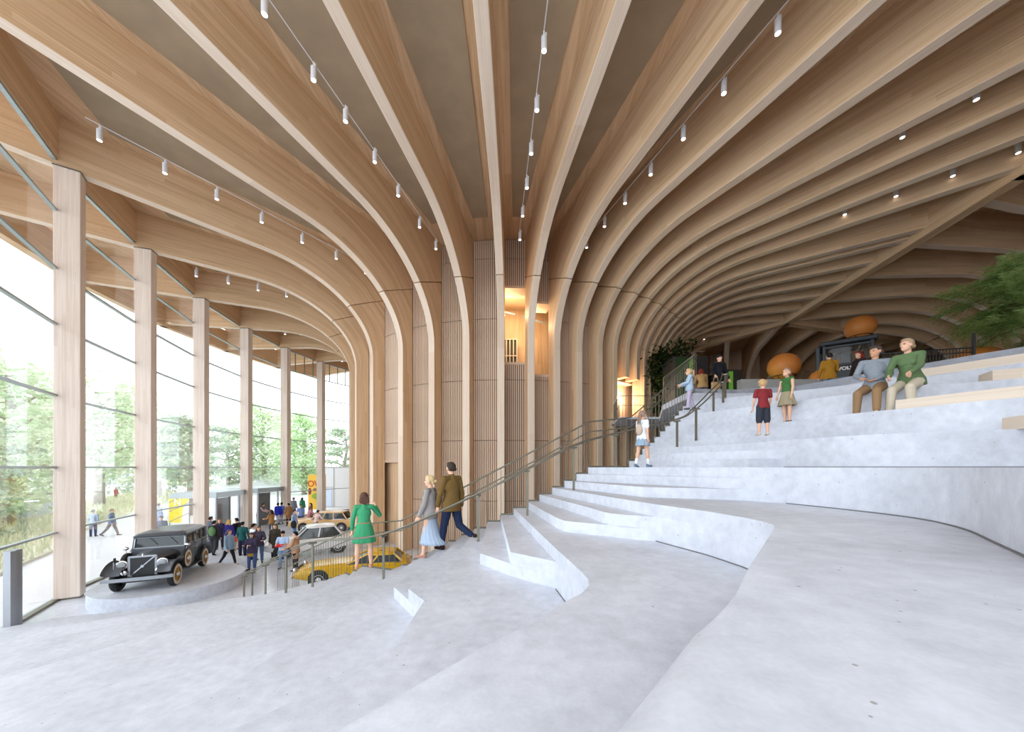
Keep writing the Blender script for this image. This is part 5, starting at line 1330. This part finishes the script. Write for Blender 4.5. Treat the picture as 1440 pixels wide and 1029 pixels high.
# trees
M['leaf_a']=leafmat('leaf_pale',srgb(184,206,168),srgb(238,244,222)); M['leaf_b']=leafmat('leaf_pine',srgb(152,174,154),srgb(220,228,202)); M['leaf_c']=leafmat('leaf_fresh',srgb(176,206,158),srgb(230,242,208))
M['barkpale']=flat('bark_pale',srgb(176,164,152),.9,noise=.12,scale=5)
def tree(px,Y,py_base,py_top,wpx,mat,label,seed,pine=False,cover=1.0,lowf=.32):
    rn=random.Random(seed); X=(px-CX)/F*Y; zb=0 if py_base is None else EYE+(HY-py_base)/F*Y; zt=EYE+(HY-py_top)/F*Y; W=wpx/F*Y/2; H=zt-zb
    t=thing('tree',label,'tree',(X,Y,zb))
    MB().tube([(X,Y,zb-.1),(X+rn.gauss(0,.1),Y,zb+H*.3),(X+rn.gauss(0,.3),Y,zb+H*.6),(X+rn.gauss(0,.3),Y,zb+H*.88)],[H*.032,H*.025,H*.016,H*.005],10).build('trunk',M['barkpale'],t,world=True,smooth=True)
    cl=[]
    nb=16
    for k in range(nb):
        f=lowf+(.98-lowf)*k/nb; a=k*2.4+rn.uniform(-.4,.4); env=sin(pi*min(1,max(0,(f-lowf+.12)/(1.12-lowf))))**.6
        L=W*(.55+.5*rn.random())*env; p0=Vector((X,Y,zb+H*(f-.10))); d=Vector((cos(a),sin(a),.25 if not pine else .08)).normalized(); p2=p0+d*L; p2.z+=H*.03
        MB().tube([p0,p0.lerp(p2,.5)+Vector((0,0,.04*H)),p2],[H*.010,H*.006,H*.002],6).build('branch',M['barkpale'],t,world=True)
        for q in range(5):
            c=p0.lerp(p2,.35+.17*q); cl.append((c,max(.35,W*(.20 if not pine else .17))))
    mb=MB()
    for c,r in cl:
        n=int((46 if pine else 62)*cover*1.15)
        for _ in range(n):
            q=c+Vector((rn.gauss(0,r),rn.gauss(0,r),rn.gauss(0,r*(.55 if not pine else .22))+.2))
            s=W*.040*rn.uniform(.6,1.5); a=Vector((rn.uniform(-1,1),rn.uniform(-1,1),rn.uniform(-.6,.6))).normalized(); b_=a.cross(Vector((rn.uniform(-1,1),rn.uniform(-1,1),rn.uniform(-1,1)))).normalized()
            mb.add([q-a*s,q+b_*s*.6,q+a*s,q-b_*s*.6],[(0,1,2,3)])
    mb.build('foliage',mat,t,world=True)
tree(8,27,775,478,190,M['leaf_a'],'broad pale green tree outside at the left edge, nearest the glass',1,lowf=.30)
tree(-40,22,790,560,150,M['leaf_b'],'feathery conifer outside cut by the left edge',2,True,lowf=.2)
tree(140,40.6,713,525,160,M['leaf_a'],'tree with a thick forked trunk between the first two columns',3,lowf=.34)
tree(268,34,724,575,120,M['leaf_b'],'open pine with reddish limbs between the second and third columns',4,True,lowf=.35)
tree(222,52,700,560,90,M['leaf_c'],'pale tree just right of the second column',9)
tree(322,58,697,592,90,M['leaf_b'],'dark spreading pine between the third and fourth columns',5,True,lowf=.25)
tree(372,62,694,560,95,M['leaf_a'],'tall loose-crowned tree between the fourth and fifth columns',6,lowf=.2)
tree(428,60,695,572,78,M['leaf_c'],'fresh green tree behind the poster',7,lowf=.15,cover=1.3)
tree(482,62,694,592,70,M['leaf_b'],'bluish conifer above the white hall box',8,True,lowf=.1,cover=1.3)
tree(70,60,700,580,120,M['leaf_b'],'dark tree far behind the meadow, left of the first column',12,lowf=.2)
def bush(px,Y,py,w,h,mat,label,seed):
    rn=random.Random(seed); c=P(px,py,Y); t=thing('shrub',label,'shrub',tuple(c)); mb=MB()
    for _ in range(900):
        a=rn.uniform(0,2*pi); e=rn.uniform(-.2,1.5); r=rn.uniform(.6,1.05); q=c+Vector((cos(a)*cos(e)*w*r,sin(a)*cos(e)*w*.6*r,abs(sin(e))*h*r)); s=.16*rn.uniform(.6,1.5)
        d=Vector((rn.uniform(-1,1),rn.uniform(-1,1),rn.uniform(-1,1))).normalized(); b_=d.cross(Vector((.3,.5,1))).normalized(); mb.add([q-d*s,q+b_*s,q+d*s,q-b_*s],[(0,1,2,3)])
    mb.build('foliage',mat,t,world=True)
    for k in range(3): MB().cyl(c+Vector((k*.2-.2,0,-.3)),c+Vector((k*.4-.4,0,h*.6)),.05,.02,6).build('stem',M['barkpale'],t,world=True)
for i,(px,Y,py,w,h,mt,lb) in enumerate([(152,60,692,4.2,4.2,'leaf_b','grey-green shrub mass behind the forked tree'),(195,58,692,3.2,3.0,'leaf_b','round shrub just left of the second column'),
    (240,56,692,4.6,4.6,'leaf_b','large dusky shrub behind the yellow banner'),(300,66,690,5,5.5,'leaf_b','dark hedge mass beside the third column'),(345,70,688,6,7,'leaf_b','dark hedge mass between the fourth column and the far ramp'),
    (395,74,684,6,7.5,'leaf_b','dark hedge mass right of the fifth column'),(20,52,712,4,3.2,'leaf_a','low pale shrub behind the garden wall')]):
    bush(px,Y,py,w,h,M[mt],lb,40+i)
# garden wall, far ramp and buildings
WB=flat('outdoor_white',(.78,.79,.82,1),.8,noise=.03,scale=1)
a,b_=PZ(-60,744,0),PZ(82,727,0)
tag(MB().bar((a.x,a.y,.8),(b_.x,b_.y,.8),.4,1.6).build('garden_wall',flat('garden_concrete',(.50,.53,.60,1),.8,noise=.06,scale=.6)),'long low grey concrete wall beyond the meadow','wall',kind='structure')
m=MB(); A1,A2=P(290,697,52),P(452,648,70); B1,B2=P(290,690,56),P(452,636,76)
m.add([(A1.x,A1.y,-.1),(A2.x,A2.y,-.1),(B2.x,B2.y,-.1),(B1.x,B1.y,-.1),(A1.x,A1.y,A1.z),(A2.x,A2.y,A2.z),(B2.x,B2.y,B2.z),(B1.x,B1.y,B1.z)],[(3,2,1,0),(4,5,6,7),(0,1,5,4),(1,2,6,5),(2,3,7,6),(3,0,4,7)])
tag(m.build('ramp',PAVE),'white rising path beyond the entrance','ramp',kind='structure')
GWIN=flat('window_blue',srgb(120,134,158),.2,noise=.1)
def building(label,px0,px1,Y,py_top,nx,nz,mat,wmat=GWIN,depth=8):
    a,b_=P(px0,657,Y),P(px1,657,Y); zt=EYE+(HY-py_top)/F*Y
    t=thing('building',label,'building',((a.x+b_.x)/2,Y,0))
    MB().box(a.x,b_.x,Y,Y+depth,0,zt).build('walls',mat,t,world=True); MB().box(a.x-.2,b_.x+.2,Y-.2,Y+depth,zt,zt+.35).build('roof',WB,t,world=True)
    sx=(b_.x-a.x)/nx; sz=(zt-1)/nz
    for i in range(nx):
        for k in range(nz):
            x=a.x+(i+.28)*sx; z=1+(k+.2)*sz
            w=MB().box(x,x+sx*.44,Y-.05,Y+.02,z,z+sz*.62).build('window',wmat,t,world=True)
            MB().box(x+sx*.20,x+sx*.24,Y-.09,Y-.05,z,z+sz*.62).build('glazing_bar',WB,w)
CREAM=flat('cream_wall',srgb(236,228,206),.8,noise=.03)
building('cream building with tall windows seen left of the first column',30,84,86,648,5,2,CREAM)
building('white building with narrow windows behind the forked tree',120,206,96,640,8,2,WB)
building('pale greenish glazed building behind the open pine',204,262,90,640,9,3,flat('green_wall',srgb(206,214,176),.8,noise=.03),flat('pale_pane',srgb(196,208,206),.3,noise=.05))
# banner outside with white diagonals
by=27.0
c=P(252,715,by); t=thing('banner','yellow and white banner with diagonal stripes outside the third column','banner',(c.x,c.y,0))
yb=flat('banner_yellow',srgb(246,222,60),.6,noise=.02); wb=flat('banner_white',srgb(240,240,238),.6,noise=.01); gb=flat('banner_grey',srgb(150,150,150),.6,noise=.01)
x0,x1=P(238,0,by).x,P(266,0,by).x; zt=P(0,692,by).z; zb=.35
MB().box(x0,x1,by-.02,by+.02,zb,zt).build('cloth',yb,t,world=True)
m=MB(); W=x1-x0; H_=zt-zb
m.add([(x0+W*.62,by-.024,zb),(x1,by-.024,zb),(x1,by-.024,zb+H_*.75),(x0+W*.72,by-.024,zb+H_*.5)],[(0,1,2,3)]); m.build('white_field',wb,t,world=True)
for k,zz in enumerate((.02,.36,.66)): MB().bar((x0,by-.03,zb+H_*zz),(x1,by-.03,zb+H_*(zz+.30)),.006,.05).build('stripe',gb,t,world=True)
text('N',"lettering",((x0+x1)/2-.1,by-.03,zb+H_*.66),.7,wb,t,bold=.012)
for x in(x0,x1): MB().cyl((x,by+.03,0),(x,by+.03,zt),.03,n=8).build('pole',M['greysteel'],t,world=True)
# poster in the hall
py_=36.4
x0,x1=P(433.5,0,py_).x,P(458,0,py_).x; zt=P(0,667,py_).z; zb=.25; t=thing('poster_panel','yellow advertising panel with red letters beside the farthest columns','poster',((x0+x1)/2,py_,0))
pyel=flat('poster_yellow',srgb(238,188,56),.6,noise=.03); pred=flat('poster_red',srgb(206,62,22),.6,noise=.02); pgrn=flat('poster_green',srgb(140,170,50),.6,noise=.06); pbrn=flat('poster_brown',srgb(120,40,20),.6,noise=.02)
MB().box(x0,x1,py_-.04,py_+.04,zb,zt).build('board',pyel,t,world=True)
W=x1-x0;H_=zt-zb
text('OVA','lettering',(x0+W*.46,py_-.05,zt-H_*.27),.86,pred,t,bold=.02,space=.95)
MB().box(x0+W*.3,x1-.02,py_-.05,py_-.04,zt-H_*.47,zt-H_*.40).build('red_band',pbrn,t,world=True)
MB().ell((x0+W*.10,py_-.045,zt-H_*.48),W*.09,.012,H_*.10).build('dark_figure',pbrn,t,world=True)
MB().ell((x0+W*.62,py_-.045,zt-H_*.62),W*.42,.012,H_*.10).build('green_hill',pgrn,t,world=True)
MB().ell((x0+W*.80,py_-.045,zt-H_*.84),W*.12,.012,H_*.10).build('dark_figure',pbrn,t,world=True)
for x in(x0+.1,x1-.1): MB().box(x-.04,x+.04,py_-.1,py_+.1,0,zb).build('foot',M['steel'],t,world=True)
# white box room beyond the last columns
x0,x1=P(456,0,41).x,P(509,0,41).x
wr=tag(MB().box(x0,x1+2,41,46,0,4.62).build('wall_white_box',WB),'white box room at the far end of the hall','wall',kind='structure')
xs=P(469.5,0,41).x
MB().box(xs-.04,xs+.04,40.96,41,0,4.6).build('joint',M['greysteel'],wr); MB().box(x0,xs,40.97,41,P(0,685,41).z-.03,P(0,685,41).z+.03).build('joint',M['greysteel'],wr)
xa,xb=P(458.5,0,41).x,P(467,0,41).x
MB().box(xa,xb,40.95,41,.02,P(0,687,41).z).build('door_leaf',flat('pale_blue_door',srgb(206,218,240),.5,noise=.02),wr)
# entrance vestibules
def vestibule(label,p,q,out,zt=2.55):
    p=Vector(p);q=Vector(q); d=(q-p).normalized(); n=Vector((d.y,-d.x))
    if n.dot(p-A)<0: n=-n
    t=thing('entrance_vestibule',label,'entrance',((p.x+q.x)/2,(p.y+q.y)/2,0))
    i0=p-n*.5;i1=q-n*.5;o0=p+n*out;o1=q+n*out
    MB().prism([tuple(i0),tuple(i1),tuple(o1),tuple(o0)],zt,zt+.36).build('canopy',M['lightsteel'],t,world=True)
    for s in(0,.36,.64,1):
        a=i0.lerp(i1,s); MB().bar((a.x,a.y,0),(a.x,a.y,zt),.10,.10,up=(1,0,0)).build('door_frame',M['greysteel'],t,world=True)
    for s,e in((0.02,.35),(.66,.98)):
        a=i0.lerp(i1,s);b_=i0.lerp(i1,e); c=(a+b_)/2; l=(b_-a)/2
        MB().obox((c.x,c.y,zt/2),(l.x,l.y,0),(n.x*.012,n.y*.012,0),(0,0,zt/2-.02)).build('door_leaf',flat('smoked_glass',(.16,.17,.17,1),.1,noise=.2,scale=1) if s<.5 else M['glass'],t,world=True)
    MB().bar((i0.x,i0.y,.02),(i1.x,i1.y,.02),.14,.05).build('threshold',M['steel'],t,world=True)
    a=o0.lerp(i0,.5)
    MB().obox((a.x,a.y,zt/2),(n.x*.6,n.y*.6,0),(d.x*.012,d.y*.012,0),(0,0,zt/2)).build('side_glass',M['glass'],t,world=True)
vestibule('grey framed glass entrance between the third and fourth columns',GP[3].lerp(GP[4],.12),GP[3].lerp(GP[4],.9),2.2)
vestibule('grey framed glass entrance between the fourth and fifth columns',GP[4].lerp(GP[5],.12),GP[4].lerp(GP[5],.9),2.2)
bake_soft()
# ---------------------------------------------------------------- camera, light
cam=bpy.data.cameras.new('camera'); co=bpy.data.objects.new('camera',cam); C.objects.link(co)
co.location=(0,0,EYE); co.rotation_euler=(pi/2,0,0)
cam.sensor_width=36; cam.sensor_fit='HORIZONTAL'; cam.lens=36*F/1440; cam.shift_y=(HY-514.5)/1440
cam.clip_start=.05; cam.clip_end=500
SC.camera=co
w=bpy.data.worlds.new('sky'); SC.world=w; w.use_nodes=True
bg=w.node_tree.nodes['Background']; bg.inputs[0].default_value=(.87,.94,1.0,1); bg.inputs[1].default_value=SKY
SC.view_settings.view_transform='Standard'; SC.view_settings.look='None'; SC.view_settings.exposure=EXPO; SC.view_settings.gamma=1
SC.cycles.max_bounces=8; SC.cycles.diffuse_bounces=5; SC.cycles.glossy_bounces=3; SC.cycles.transparent_max_bounces=12
SC.cycles.use_denoising=True; SC.cycles.caustics_reflective=False; SC.cycles.caustics_refractive=False
